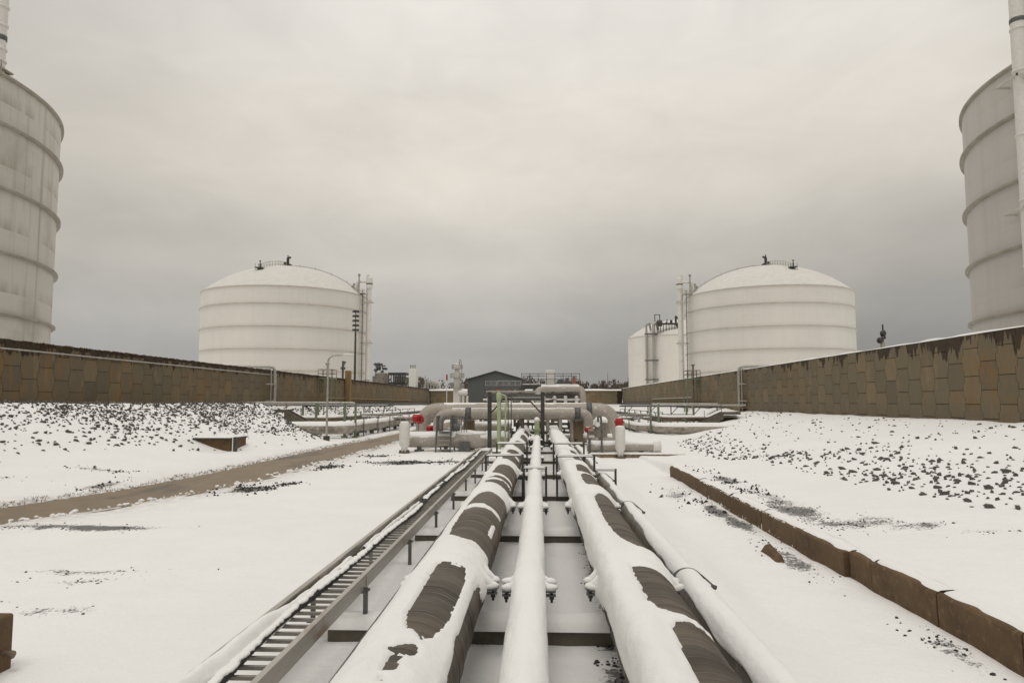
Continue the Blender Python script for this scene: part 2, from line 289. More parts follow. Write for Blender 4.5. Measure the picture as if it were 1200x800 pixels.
# ------------------------------------------------------------------ mesh builder
OFF = {}
SPLIT = {'bracket', 'snow', 'bolt', 'legs', 'relief_valve', 'side_pipe', 'saddle', 'small_vessels', 'columns', 'beams', 'vent', 'opening', 'support', 'riser_pipe', 'strap_clamp', 'stand', 'stringer', 'housing', 'window'}
class MB:
    def __init__(s): s.v = []; s.f = []; s.sm = []
    def add(s, verts, faces, smooth=False):
        b = len(s.v); s.v += [tuple(v) for v in verts]
        for f in faces: s.f.append(tuple(i+b for i in f)); s.sm.append(smooth)
        return s
    def box(s, x0, x1, y0, y1, z0, z1):
        x0, x1 = sorted((x0, x1)); y0, y1 = sorted((y0, y1)); z0, z1 = sorted((z0, z1))
        v = [(x0,y0,z0),(x1,y0,z0),(x1,y1,z0),(x0,y1,z0),(x0,y0,z1),(x1,y0,z1),(x1,y1,z1),(x0,y1,z1)]
        return s.add(v, [(3,2,1,0),(4,5,6,7),(0,1,5,4),(1,2,6,5),(2,3,7,6),(3,0,4,7)])
    def bbox(s, x0, x1, y0, y1, z0, z1, b=.02):
        """box with chamfered edges"""
        x0, x1 = sorted((x0, x1)); y0, y1 = sorted((y0, y1)); z0, z1 = sorted((z0, z1))
        b = min(b, (x1-x0)*.4, (y1-y0)*.4, (z1-z0)*.4)
        V = []; idx = {}
        for ax in range(3):
            for i in (0, 1):
                for j in (0, 1):
                    for k in (0, 1):
                        p = [(x0, x1)[i], (y0, y1)[j], (z0, z1)[k]]; sg = [1 if q == 0 else -1 for q in (i, j, k)]
                        for a in range(3):
                            if a != ax: p[a] += sg[a]*b
                        idx[(ax, i, j, k)] = len(V); V.append(p)
        F = []
        for i in (0, 1): F.append([idx[(0, i, a, c)] for a, c in ((0,0),(1,0),(1,1),(0,1))])
        for j in (0, 1): F.append([idx[(1, a, j, c)] for a, c in ((0,0),(0,1),(1,1),(1,0))])
        for k in (0, 1): F.append([idx[(2, a, c, k)] for a, c in ((0,0),(1,0),(1,1),(0,1))])
        for a in (0, 1):
            for c in (0, 1):
                F.append([idx[(0,a,c,0)], idx[(0,a,c,1)], idx[(1,a,c,1)], idx[(1,a,c,0)]])
                F.append([idx[(0,a,0,c)], idx[(0,a,1,c)], idx[(2,a,1,c)], idx[(2,a,0,c)]])
                F.append([idx[(1,0,a,c)], idx[(1,1,a,c)], idx[(2,1,a,c)], idx[(2,0,a,c)]])
        for i in (0, 1):
            for j in (0, 1):
                for k in (0, 1): F.append([idx[(0,i,j,k)], idx[(1,i,j,k)], idx[(2,i,j,k)]])
        return s.add(V, F)
    def bar(s, p, q, w, h=None):
        """square bar between two points"""
        h = h or w; p = Vector(p); q = Vector(q); d = (q-p).normalized()
        up = Vector((0, 0, 1)) if abs(d.z) < .95 else Vector((0, 1, 0))
        a = d.cross(up).normalized()*w/2; b = a.cross(d).normalized()*h/2
        v = [p-a-b, p+a-b, p+a+b, p-a+b, q-a-b, q+a-b, q+a+b, q-a+b]
        return s.add(v, [(3,2,1,0),(4,5,6,7),(0,1,5,4),(1,2,6,5),(2,3,7,6),(3,0,4,7)])
    def cyl(s, p, q, r, r2=None, n=16, caps=True):
        return s.tube([p, q], [r, r if r2 is None else r2], n, caps)
    def tube(s, pts, r, n=16, caps=True):
        pts = [Vector(p) for p in pts]; m = len(pts)
        rr = r if isinstance(r, (list, tuple)) else [r]*m
        d0 = (pts[1]-pts[0]).normalized(); up = Vector((0, 0, 1)) if abs(d0.z) < .9 else Vector((0, 1, 0))
        a = d0.cross(up).normalized(); V = []; F = []
        for i, p in enumerate(pts):
            if i == 0: d = d0
            elif i == m-1: d = (pts[i]-pts[i-1]).normalized()
            else: d = ((pts[i+1]-p).normalized()+(p-pts[i-1]).normalized()).normalized()
            a = (a-d*a.dot(d)).normalized(); b = d.cross(a)
            for k in range(n):
                t = 2*math.pi*k/n; V.append(p+(a*math.cos(t)+b*math.sin(t))*rr[i])
        for i in range(m-1):
            for k in range(n):
                k2 = (k+1) % n; F.append((i*n+k, i*n+k2, (i+1)*n+k2, (i+1)*n+k))
        s.add(V, F, True)
        if caps:
            s.add(V[:n], [tuple(reversed(range(n)))]); s.add(V[-n:], [tuple(range(n))])
        return s
    def lathe(s, prof, c=(0, 0), n=48, a0=0, a1=2*math.pi, axis='z', o=None):
        full = abs(a1-a0-2*math.pi) < 1e-6; k = n if full else n+1; V = []; F = []
        for r, z in prof:
            for i in range(k):
                t = a0+(a1-a0)*i/n
                if axis == 'z': V.append((c[0]+r*math.cos(t), c[1]+r*math.sin(t), z))
                elif axis == 'y': V.append((o[0]+r*math.cos(t), z, o[1]+r*math.sin(t)))
                else: V.append((z, o[0]+r*math.cos(t), o[1]+r*math.sin(t)))
        for j in range(len(prof)-1):
            for i in range(n):
                i2 = (i+1) % k; F.append((j*k+i, j*k+i2, (j+1)*k+i2, (j+1)*k+i))
        return s.add(V, F, True)
    def blob(s, c, rx, ry, rz, n=8, m=6, jit=0, dirn=None):
        c = Vector(c); V = [c+Vector((0, 0, rz))]; F = []
        for j in range(1, m):
            ph = math.pi*j/m
            for i in range(n):
                t = 2*math.pi*i/n; k = 1+random.uniform(-jit, jit)
                V.append(c+Vector((rx*math.sin(ph)*math.cos(t)*k, ry*math.sin(ph)*math.sin(t)*k, rz*math.cos(ph)*k)))
        V.append(c+Vector((0, 0, -rz))); e = len(V)-1
        for i in range(n):
            F.append((0, 1+i, 1+(i+1) % n)); F.append((e, 1+(m-2)*n+(i+1) % n, 1+(m-2)*n+i))
        for j in range(m-2):
            for i in range(n):
                a = 1+j*n; F.append((a+i, a+n+i, a+n+(i+1) % n, a+(i+1) % n))
        return s.add(V, F, True)
    def pieces(s):
        n = len(s.v); p = list(range(n))
        def fd(a):
            while p[a] != a: p[a] = p[p[a]]; a = p[a]
            return a
        for f in s.f:
            for q in f[1:]: p[fd(q)] = fd(f[0])
        g = {}
        for i in range(n): g.setdefault(fd(i), []).append(i)
        bb = []
        for k, ids in g.items():
            a = np.array([s.v[i] for i in ids]); bb.append([a.min(0)-.012, a.max(0)+.012, {k}])
        ch = True
        while ch:
            ch = False
            for i in range(len(bb)):
                for j in range(i+1, len(bb)):
                    if np.all(bb[i][0] <= bb[j][1]) and np.all(bb[j][0] <= bb[i][1]):
                        bb[i] = [np.minimum(bb[i][0], bb[j][0]), np.maximum(bb[i][1], bb[j][1]), bb[i][2] | bb[j][2]]; bb.pop(j); ch = True; break
                if ch: break
        out = []
        for lo, hi, ks in bb:
            ids = [i for k in ks for i in g[k]]; mp_ = {q: i for i, q in enumerate(ids)}; o = MB(); o.v = [s.v[i] for i in ids]
            for f, sm in zip(s.f, s.sm):
                if f[0] in mp_: o.f.append(tuple(mp_[q] for q in f)); o.sm.append(sm)
            out.append(o)
        return out
    def build(s, name, m, parent=None, loc=None):
        if parent and name in SPLIT and len(s.v) < 6000:
            ps = s.pieces()
            if len(ps) > 1: return [q._build(name.replace('legs', 'leg').replace('vessels', 'vessel').replace('columns', 'column').replace('beams', 'beam'), m, parent) for q in ps][0]
        return s._build(name, m, parent, loc)
    def _build(s, name, m, parent=None, loc=None):
        me = bpy.data.meshes.new(name)
        off = Vector(OFF.get(parent.name, (0, 0, 0))) if parent else Vector(loc or (0, 0, 0))
        me.from_pydata([tuple(Vector(v)-off) for v in s.v], [], s.f)
        me.polygons.foreach_set('use_smooth', s.sm); me.materials.append(m); me.update()
        o = bpy.data.objects.new(name, me); C.objects.link(o)
        if parent: o.parent = parent
        else: o.location = off
        OFF[o.name] = tuple(off)
        return o
def grid_mesh(name, X, Y, Z, m, parent=None, attrs=None, mask=None, smooth=True):
    """X,Y,Z 2-D arrays -> one sheet"""
    h, w = X.shape; idx = np.arange(h*w).reshape(h, w)
    F = np.stack([idx[:-1, :-1], idx[:-1, 1:], idx[1:, 1:], idx[1:, :-1]], -1).reshape(-1, 4)
    V = np.stack([X, Y, Z], -1).reshape(-1, 3)
    if mask is not None:
        F = F[mask.reshape(-1)]
        used = np.unique(F); mp_ = -np.ones(len(V), int); mp_[used] = np.arange(len(used)); V = V[used]; F = mp_[F]
    off = np.array(OFF.get(parent.name, (0, 0, 0))) if parent else np.zeros(3)
    me = bpy.data.meshes.new(name); me.from_pydata((V-off).tolist(), [], F.tolist())
    me.polygons.foreach_set('use_smooth', [smooth]*len(F)); me.materials.append(m)
    if attrs:
        for k, a in attrs.items():
            at = me.attributes.new(k, 'FLOAT', 'POINT'); at.data.foreach_set('value', a.reshape(-1).astype(np.float32))
    me.update(); o = bpy.data.objects.new(name, me); C.objects.link(o)
    if parent: o.parent = parent
    OFF[o.name] = tuple(off)
    return o
def tag(o, label, cat, group=None, kind=None):
    if label: o['label'] = label
    if cat: o['category'] = cat
    if group: o['group'] = group
    if kind: o['kind'] = kind
    return o
def thing(name, loc, label, cat, group=None):
    o = bpy.data.objects.new(name, None); C.objects.link(o); o.location = loc; o.empty_display_size = .3
    OFF[o.name] = tuple(loc); return tag(o, label, cat, group)
def copy_tree(o, dloc, label=None, parent=None):
    c = o.copy(); C.objects.link(c)
    if parent: c.parent = parent
    else:
        c.location = Vector(o.location)+Vector(dloc)
        if label: c['label'] = label
    for ch in list(o.children): copy_tree(ch, dloc, None, c)
    return c
def arc(c, a, b, ang0, ang1, r, n=8):
    """points of an elbow: centre c, unit vectors a,b"""
    c = Vector(c); a = Vector(a); b = Vector(b)
    return [c+a*r*math.cos(ang0+(ang1-ang0)*i/n)+b*r*math.sin(ang0+(ang1-ang0)*i/n) for i in range(n+1)]
def rounded(pts, r, n=7):
    """polyline with its corners turned into elbows of radius r"""
    P = [Vector(p) for p in pts]; out = [P[0]]
    for i in range(1, len(P)-1):
        u = (P[i-1]-P[i]).normalized(); v = (P[i+1]-P[i]).normalized()
        ang = u.angle(v); t = r/math.tan(ang/2); t = min(t, (P[i-1]-P[i]).length*.49, (P[i+1]-P[i]).length*.49)
        A = P[i]+u*t; B = P[i]+v*t
        for k in range(n+1):
            s_ = k/n; out.append(A*(1-s_)**2+P[i]*2*s_*(1-s_)+B*s_*s_)
    out.append(P[-1]); return out

# ------------------------------------------------------------------ terrain
ROADC = [(-19.0, 8.0), (-15.9, 15.0), (-13.7, 20.0), (-12.55, 25.0), (-12.2, 30.0), (-12.2, 43.0), (-11.75, 60.0), (-11.6, 80.0), (-11.5, 120.0), (-11.5, 200.0)]
def road_x(y): return np.interp(y, [p[1] for p in ROADC], [p[0] for p in ROADC])
def road_hw(y): return np.interp(y, [8, 20, 45, 70], [1.35, 1.38, 1.50, 1.3])
def hgt(X, Y):
    X = np.asarray(X, float); Y = np.asarray(Y, float)
    z = (fbm(X*.35, Y*.25, 3, 4)-.5)*.16 + (fbm(X*1.6, Y*1.3, 9, 3)-.5)*.075
    flat = sstep(-4.0, -3.0, X)*(1-sstep(2.6, 3.4, X))
    hump = np.sin(np.pi*np.clip(((Y-9.14) % 6.2)/6.2, 0, 1))**.8
    z = z*(1-.5*flat) + (.10+.20*hump*(.75+.5*fbm(X*1.3, Y*.4, 15, 3)))*flat
    # left bank
    nose = 1-sstep(52, 57.5, Y+.9*(X+15.5))
    xf = np.interp(Y, [0, 30, 38, 45, 60], [-22.5, -22.0, -19.0, -16.2, -15.5])
    xc = np.interp(Y, [0, 30, 45, 60], [-29.6, -29.3, -25.5, -22.0])
    t = np.clip((X-xf)/(xc-xf), 0, 1); slope = t*.8+.2*t*t*(3-2*t)
    zb = np.interp(Y, [0, 60, 200], [3.05, 2.85, 2.2])
    lift = .45*sstep(-13.9, -21, X)*(1-sstep(45, 60, Y))
    left = lift*(1-slope) + slope*(zb)
    far = sstep(-26.2, -30.8, X)*zb*.97
    zl = left*nose + far*(1-nose)
    z = z + np.where(X < -13.5, zl, 0)
    # right terrace and bank
    terr = sstep(5.33, 5.47, X)*(.50+.10*sstep(6, 9, X))*(1-sstep(28.5, 38, Y)*.75)
    xfr = np.interp(Y, [0, 16, 25, 45, 60], [10.6, 9.8, 9.0, 8.7, 11.5]); xcr = 23.6
    noser = 1-sstep(0, 5.5, Y-(57+np.maximum(X-11.8, 0)*2.6))
    tr = np.clip((X-xfr)/(xcr-xfr), 0, 1); sl = tr*.75+.25*tr*tr*(3-2*tr)
    zr = sl*1.82
    farr = sstep(18.5, 23.3, X)*2.0
    z = z + terr + np.where(X > 6, zr*noser+farr*(1-noser), 0)
    # beyond the walls
    z = np.where(X < -31.2, 2.4, z); z = np.where(X > 23.6, 2.2, z)
    # road bed with ploughed snow lips
    rx = road_x(Y); hw = road_hw(Y); d = np.abs(X-rx)-hw
    lip = (.02+.15*fbm(X*1.3, Y*1.1, 21, 4)*fbm(X*.3, Y*.25, 5, 2)*1.8)*np.exp(-((d-.28)/.24)**2)
    inroad = 1-sstep(-.10, .10+.22*(fbm(X*2.2, Y*1.7, 31, 3)-.5), d)
    bedrow = (Y > 7)
    z = np.where(bedrow, z*(1-np.exp(-np.clip(d, 0, 9)*1.2)*np.where(X > rx, .95, .6))+lip*np.where(X > rx, .22, 1.0), z)
    z = np.where(bedrow, lerp(z, -.10, inroad), z)
    z = z-.28*np.exp(-((X+18.7)/1.2)**2-((Y-40.4)/.9)**2)
    # sunk between the curb slabs and the plant
    ridge = np.exp(-((X-5.05)/.35)**2)*(Y < 29)*.06
    return z+ridge
PATCH = [(-11.3,17.3,2.3,.40,1.0),(-9.9,24.9,1.1,1.3,.95),(-9.2,26.3,.5,.9,.9),(-9.6,33.6,.6,1.6,.9),(-6.7,36.2,2.0,1.1,1.0),(-8.9,39.9,.8,.9,.9),(-4.8,36.6,1.0,.8,.9),
         (-8.3,12.95,1.6,.22,.62),(-7.7,12.3,1.0,.25,.55),(-6.9,10.4,.9,.35,.55),(-9.3,11.0,1.0,.3,.45),
         (6.0,22.5,.5,4.5,.70),(6.0,17.5,.7,2.2,.74),(6.5,15.8,1.1,.8,.66),(7.5,14.9,.9,.5,.68),(8.2,14.0,.8,.3,.6),(4.85,19.5,.28,3.0,.95),(4.75,14.6,.30,1.8,.75),(4.9,9.2,.25,.9,.72),(4.4,24,.5,2.0,.6),
         (.86,9.0,.20,1.1,.95),(.92,11.6,.20,1.4,.95),(.80,7.6,.20,.8,.95),(1.0,13.8,.2,.7,.8),(.85,6.2,.25,.9,.9),
         (-17.5,29,1.6,.5,.7),(-19.5,25.0,2.0,.4,.6),(-15.4,25.3,.5,1.6,.65)]
def thinness(X, Y):
    t = np.zeros_like(np.asarray(X, float))
    for (px, py, rx, ry, a) in PATCH:
        d2 = ((X-px)/rx)**2+((Y-py)/ry)**2
        t = np.maximum(t, a*np.exp(-d2*.9))
    return t*np.clip(.35+1.1*fbm(np.asarray(X)*1.5, np.asarray(Y)*1.1, 77, 4), 0, 1.2)
def axis_pts(segs):
    o = []
    for a, b, st in segs: o += list(np.arange(a, b-1e-6, st))
    o.append(segs[-1][1]); return np.array(sorted(set(np.round(o, 4))))
gx = axis_pts([(-3000,-400,520),(-400,-60,60),(-60,-31.3,6),(-31.3,-31.1,.2),(-31.1,-16.2,.26),(-16.2,-9.8,.09),(-9.8,-3.2,.24),(-3.2,2.6,.16),(2.6,4.7,.25),(4.7,5.7,.055),(5.7,12,.22),(12,23.5,.35),(23.5,23.7,.2),(23.7,60,9),(60,400,60),(400,3000,520)])
gy = axis_pts([(-200,-12,30),(-12,5,.9),(5,24,.13),(24,60,.28),(60,110,.8),(110,210,5),(210,600,60),(600,4000,700)])
GX, GY = np.meshgrid(gx, gy)
GZ = hgt(GX, GY)
GZ = np.where(GY > 204.5, 2.2, GZ)
th = thinness(GX, GY)
rd = np.abs(GX-road_x(GY))-road_hw(GY)
slush = np.exp(-np.clip(rd-.15, 0, 9)*1.5)*(GY > 7)*(np.abs(GX) < 25)
ter = grid_mesh('ground', GX, GY, GZ, GROUND, None, {'thin': th, 'slush': slush}); ter['kind'] = 'structure'
# road ribbon
ry = axis_pts([(8, 60, .5), (60, 200, 4)]); RXs = []
nx = 9
RX = np.array([[road_x(y)+(k/(nx-1)*2-1)*(road_hw(y)+.45) for k in range(nx)] for y in ry]); RY = np.repeat(ry[:, None], nx, 1)
RZ = .012+.010*(1-((np.arange(nx)/(nx-1)*2-1)**2))[None, :]+0*RX
grid_mesh('road', RX, RY, RZ, ROAD)['kind'] = 'structure'
def gz(x, y): return float(hgt(np.array(x), np.array(y)))

# ------------------------------------------------------------------ retaining walls of precast panels
def panel_wall(mb, y0, y1, top, bot, put, p=1.5, h=1.5):
    """front faces with interlocking outlines; put(y, z, depth) -> world point"""
    n = int((y1-y0)/p); J = {}
    d = .075
    for c in range(n):
        ya = y0+c*p; yb = ya+p; odd = c % 2
        k = 0
        edges = [top] + [top-(.5*h if odd else h)-h*i for i in range(6)]
        for a, b in zip(edges[:-1], edges[1:]):
            b = max(b, bot)
            if a-b < .08: break
            g = .018
            # breakpoints of the zig-zag side at quarter heights of the lattice
            zs = [a-g]
            zz = np.arange(math.floor((bot-top)/(h/4))-1, 1)*(h/4)+top
            for q in sorted(zz, reverse=True):
                if b+g+.05 < q < a-g-.05: zs.append(q)
            zs.append(b+g)
            def off(z, lo):   # joint shift between col and next depends on lattice phase
                ph = ((top-z)/h) % 1.0
                return d if .25 < ph < .75 else -d
            L = []; Rr = []
            for i in range(len(zs)-1):
                zt, zb_ = zs[i], zs[i+1]; mid = (zt+zb_)/2
                # joint j between columns j-1 and j : sign alternates with column parity
                sL = off(mid, 0)*(1 if odd else -1); sR = off(mid, 0)*(-1 if odd else 1)
                jl = .022
                L += [(ya+sL+g, zt-(jl if i else 0)), (ya+sL+g, zb_+(jl if i < len(zs)-2 else 0))]
                Rr += [(yb+sR-g, zt-(jl if i else 0)), (yb+sR-g, zb_+(jl if i < len(zs)-2 else 0))]
            poly = L+Rr[::-1]; m = len(poly)
            fr = [put(y, z, 0.045+RNG.uniform(-.012, .012)*0) for y, z in poly]; bk = [put(y, z, 0.0) for y, z in poly]
            V = fr+bk; F = [tuple(range(m))]+[(i, (i+1) % m, m+(i+1) % m, m+i) for i in range(m)]
            mb.add(V, F)
def make_wall(x, s, m, y0, y1, label):
    w = thing('retaining_wall', (x, 60, 0), label, 'wall')
    b = MB(); b.box(x, x-s*.35, y0, y1, 1.2, 6.6); b.build('backing', JOINT, w)
    b = MB(); panel_wall(b, y0, y1, 6.6, 1.4, lambda y, z, d: (x+s*d, y, z)); b.build('panels', m, w)
    return w
wl_ = make_wall(-31.0, 1, WALL_L, 2, 205, 'long left retaining wall of interlocking precast panels, dark ragged weeds along its top edge')
wr_ = make_wall(23.4, -1, WALL_R, 2, 205, 'long right retaining wall of tan precast panels with dark drips below a thin snow line')
def snow_strip(name, parent, path_fn, n, w0, w1, h, seed, m=SNOW):
    """a mound of snow along a line: path_fn(t)->(point, side vector)"""
    t = np.linspace(0, 1, n); k = 7; V = np.zeros((n, k, 3))
    for i, tt in enumerate(t):
        p, sd_ = path_fn(tt)
        for j in range(k):
            u = j/(k-1); a = math.sin(math.pi*u)
            hh = h*(.45+1.0*float(vnoise(tt*n*.23, seed+.5, seed)))*a**.6
            wj = float(vnoise(tt*n*.31, seed+7.5+(j > 3)*3, seed)-.5)*.3*abs(w1-w0)
            q = Vector(p)+Vector(sd_)*(lerp(w0, w1, u)+(wj if j in (0, 1, k-1, k-2) else 0))
            V[i, j] = (q.x, q.y, q.z+hh-.006)
    return grid_mesh(name, V[..., 0], V[..., 1], V[..., 2], m, parent)
snow_strip('snow_cap', wr_, lambda t: ((23.4, 2+203*t, 6.6), (1, 0, 0)), 500, -.06, .34, .11, 4)
snow_strip('snow_cap', wl_, lambda t: ((-31, 60+145*t, 6.6), (-1, 0, 0)), 250, .10, .34, .05, 5)
# coping stain course on the left wall and its dry weeds
b = MB()
for i in range(3300):
    y = 8+RNG.random()**1.5*150; z0 = 6.55; hgt_ = (.03+.09*RNG.random()*float(fbm(np.array(y*.8), np.array(3.), 8, 3))*1.5); x = -31+RNG.uniform(-.25, .09)
    w = RNG.uniform(.03, .08)*(1+y/90); lx, ly = RNG.normal(0, .06, 2)
    b.add([(x-w, y-w, z0-.12), (x+w, y+w, z0-.12), (x+lx, y+ly, z0+hgt_)], [(0, 1, 2)])
    b.add([(x+w, y-w, z0-.10), (x-w, y+w, z0-.10), (x+lx, y+ly+.04, z0+hgt_*.8)], [(0, 1, 2)])
for i in range(260):
    y = 8+RNG.random()**1.4*140; b.blob((-31.02+RNG.uniform(-.1, .05), y, 6.56), .10, .3+.3*RNG.random(), .05+.05*RNG.random(), 6, 4, .35)
tag(b.build('dry_weeds', WEED), 'dark ragged dry weeds growing along the top of the left wall', 'weeds', kind='stuff')
# conduit on the left wall
b = MB(); b.tube([(-30.84, 20, 6.05), (-30.84, 84, 6.05)], .055, 10)
cd = b.build('wall_conduit', STEEL, None, (-30.84, 52, 6.05)); tag(cd, 'thin pale conduit fixed along the face of the left wall near its top', 'conduit')
b = MB()
for y in range(22, 84, 4): b.box(-30.95, -30.80, y, y+.08, 5.96, 6.13)
b.build('bracket', STEEL, cd)
# end wall far off
ew = thing('end_wall', (-4, 205, 0), 'far low tan wall closing the valley, with snow along its top', 'wall')
b = MB(); b.box(-30.9, 23.3, 205.3, 205.7, 0, 6.0); b.build('backing', JOINT, ew)
b = MB(); panel_wall(b, -30.6, 23.3, 6.0, .5, lambda y, z, d: (y, 205.3-d, z)); b.build('panels', WALL_R, ew)
snow_strip('snow_cap', ew, lambda t: ((-30.9+54*t, 205.1, 6.0), (0, 1, 0)), 60, -.05, .8, .5, 6)
# ochre pier standing in the left wall
b = MB(); b.bbox(-30.95, -30.1, 115.4, 116.3, 1.5, 7.9, .05)
tag(b.build('wall_pier', mat('ochre_concrete', (.26, .17, .075), (.20, .13, .055), 2, .9, stretch=(1, 1, .3)), None, (-30.5, 115.8, 1.5)), 'ochre stained concrete pier rising above the left wall', 'pier')

# ------------------------------------------------------------------ storage tanks
RINGS = [29.62, 23.42, 17.27, 11.33, 5.2]
def dome_profile(r, z0, rise, n=14):
    Rc = (r*r+rise*rise)/(2*rise); pr = []
    for i in range(n+1):
        x = r*(1-i/n); pr.append((max(x, .001), z0-(Rc-rise)+math.sqrt(max(Rc*Rc-x*x, 0))))
    return pr
def dome_z(x, y, r=24.0, z0=34.45, rise=9.2):
    Rc = (r*r+rise*rise)/(2*rise); return z0-(Rc-rise)+math.sqrt(max(Rc*Rc-x*x-y*y, 0))
def tank(cx, cy, s, label, shell_m, ring_m, rings=True, tower=True, walkway=True, tx=26.0, ty=-3.0, dy2=1.7, ztop=39.6):
    T = thing('storage_tank', (cx, cy, 2.2), label, 'storage tank', 'white storage tanks')
    b = MB(); b.lathe([(24, 1.0), (24, 34.3)], (cx, cy), 128); b.build('shell', shell_m, T)
    b = MB(); b.lathe([(24.0, 34.15), (24.28, 34.2), (24.28, 34.5), (23.9, 34.56)], (cx, cy), 128); b.build('eave_ring', ring_m, T)
    b = MB(); b.lathe(dome_profile(24.0, 34.52, 9.1), (cx, cy), 128); b.build('roof', ROOFSNOW, T)
    if rings:
        for z in RINGS:
            b = MB(); b.lathe([(24.0, z-.16), (24.42, z-.12), (24.42, z+.10), (24.0, z+.14)], (cx, cy), 128); b.build('stiffener_ring', ring_m, T)
    if tower:
        # riser pipes at the side, with platform, elbow and ladder
        ox, oy = cx-s*tx, cy+ty
        b = MB()
        for z in (9, 15, 21, 27, 33, 37): b.lathe([(.66, z), (.74, z+.02), (.74, z+.18), (.66, z+.2)], (ox, oy), 20)
        b.cyl((ox, oy, 1), (ox, oy, 36.6), .66, n=20); b.cyl((ox, oy, 36.6), (ox, oy, ztop), .95 if ztop < 40 else .66, n=20); b.cyl((ox, oy, ztop), (ox, oy, ztop+.4), .95 if ztop < 40 else .66, .3, n=20)
        b.build('riser_pipe', WHITE, T)
        b = MB(); b.lathe([(.675, 37.7), (.985 if ztop < 40 else .70, 37.72), (.985 if ztop < 40 else .70, 38.1), (.675, 38.12)], (ox, oy), 20); b.build('band', DARK_GREY, T)
        b = MB(); b.cyl((ox+s*.9, oy+dy2, 1), (ox+s*.9, oy+dy2, 41), .42, n=16)
        b.tube(rounded([(ox, oy, 38.6), (ox+s*3.5, oy, 38.6), (ox+s*3.9, oy, 36.0)], .6), .36, 12); b.build('riser_pipe', WHITE, T)
        b = MB()
        for z in (8.4, 20.2, 32.4):
            b.box(ox-s*.95, ox+s*3.0, oy-.85, oy-.75, z, z+.22); b.box(ox-s*.95, ox-s*.85, oy-.85, oy+2.3, z, z+.22); b.box(ox-s*.9, ox+s*3.0, oy+2.2, oy+2.3, z, z+.22)
            b.bar((ox+s*2.6, oy-.8, z-1.2), (ox-s*.8, oy-.8, z), .12)
        b.build('bracket', RING, T)
        b = MB()
        for dy in (-.25, .25): b.bar((ox+s*1.6, oy-1.6+dy, 2), (ox+s*1.6, oy-1.6+dy, 36.0), .09)
        for z in np.arange(2.3, 36, .45): b.bar((ox+s*1.6, oy-1.85, z), (ox+s*1.6, oy-1.35, z), .05)
        for z in np.arange(4, 36, 1.6): b.tube(arc((ox+s*1.6, oy-1.85, z), (1, 0, 0), (0, -1, 0), 0, math.pi, .45, 6), .03, 5)
        b.build('ladder', DARK_GREY, T)
        P = MB(); P.box(ox+s*1.0, ox+s*4.6, oy-1.6, oy+1.8, 34.9, 35.05)
        for (x, y) in [(1.0,-1.6),(2.2,-1.6),(3.4,-1.6),(4.6,-1.6),(4.6,1.8),(1.0,1.8),(2.8,1.8)]: P.bar((ox+s*x, oy+y, 35), (ox+s*x, oy+y, 36.3), .09)
        for z in (35.65, 36.25):
            P.bar((ox+s*1, oy-1.6, z), (ox+s*4.6, oy-1.6, z), .08); P.bar((ox+s*1, oy+1.8, z), (ox+s*4.6, oy+1.8, z), .08); P.bar((ox+s*4.6, oy-1.6, z), (ox+s*4.6, oy+1.8, z), .08)
        P.build('roof_platform', RING, T)
        P = MB()
        for dx, dy, h in ((3.0, -.6, 40.9), (3.7, .3, 38.6), (4.4, -.9, 38.0), (5.2, .6, 37.6)):
            P.cyl((ox+s*dx, oy+dy, 34.6), (ox+s*dx, oy+dy, h), .22, n=10); P.cyl((ox+s*dx, oy+dy, h-.5), (ox+s*dx, oy+dy, h-.1), .40, n=10)
        P.bar((ox+s*2.6, oy-.6, 40.3), (ox+s*3.4, oy-.6, 40.3), .14); P.build('relief_valve', STEEL, T)
    if walkway:
        # stair on the roof from the apex toward the plant and a vent stack
        dx, dy = s*.19, -.98; nx_, ny_ = -dy, dx
        b = MB(); pts = [(dx*t, dy*t) for t in np.linspace(1.5, 15, 10)]
        for q in (-.5, .5):
            for a, c in zip(pts[:-1], pts[1:]):
                for hh in (.45, 1.3): b.bar((cx+a[0]+nx_*q, cy+a[1]+ny_*q, dome_z(*a)+hh), (cx+c[0]+nx_*q, cy+c[1]+ny_*q, dome_z(*c)+hh), .10)
                b.bar((cx+a[0]+nx_*q, cy+a[1]+ny_*q, dome_z(*a)-.1), (cx+a[0]+nx_*q, cy+a[1]+ny_*q, dome_z(*a)+1.3), .09)
        b.build('roof_stair', RING, T)
        e = pts[-1]; z = dome_z(*e); b = MB(); b.box(cx+e[0]-1.0, cx+e[0]+1.0, cy+e[1]-1.0, cy+e[1]+1.0, z+.35, z+.6)
        for q in (-.9, 0, .9): b.bar((cx+e[0]+q, cy+e[1]-.9, z-.4), (cx+e[0]+q, cy+e[1]-.9, z+1.5), .09)
        b.cyl((cx+e[0]+.15, cy+e[1], z+.6), (cx+e[0]+.15, cy+e[1], z+1.7), .22, n=10); b.cyl((cx+e[0]+.15, cy+e[1], z+1.7), (cx+e[0]+.15, cy+e[1], z+2.6), .13, n=8); b.cyl((cx+e[0]+.15, cy+e[1], z+2.3), (cx+e[0]+.15, cy+e[1], z+2.5), .3, n=8)
        b.build('roof_valve', DARK_GREY, T)
        z = 43.5; b = MB(); b.box(cx-1.1, cx+1.1, cy-1.1, cy+1.1, z+.9, z+1.1)
        for q in (-1, 1):
            for w in (-1, 1): b.bar((cx+q, cy+w, z-.3), (cx+q, cy+w, z+.9), .16)
        b.cyl((cx-s*.1, cy, z+1.1), (cx-s*.1, cy, z+3.1), .42, n=10); b.cyl((cx+s*.45, cy, z+1.1), (cx+s*.45, cy, z+1.75), .75, n=10)
        b.bar((cx-s*.1, cy, z+2.9), (cx-s*1.0, cy, z+3.3), .5); b.cyl((cx-s*.1, cy, z+3.1), (cx-s*.1, cy, z+3.9), .18, n=8)
        b.build('vent_stack', DARK, T)
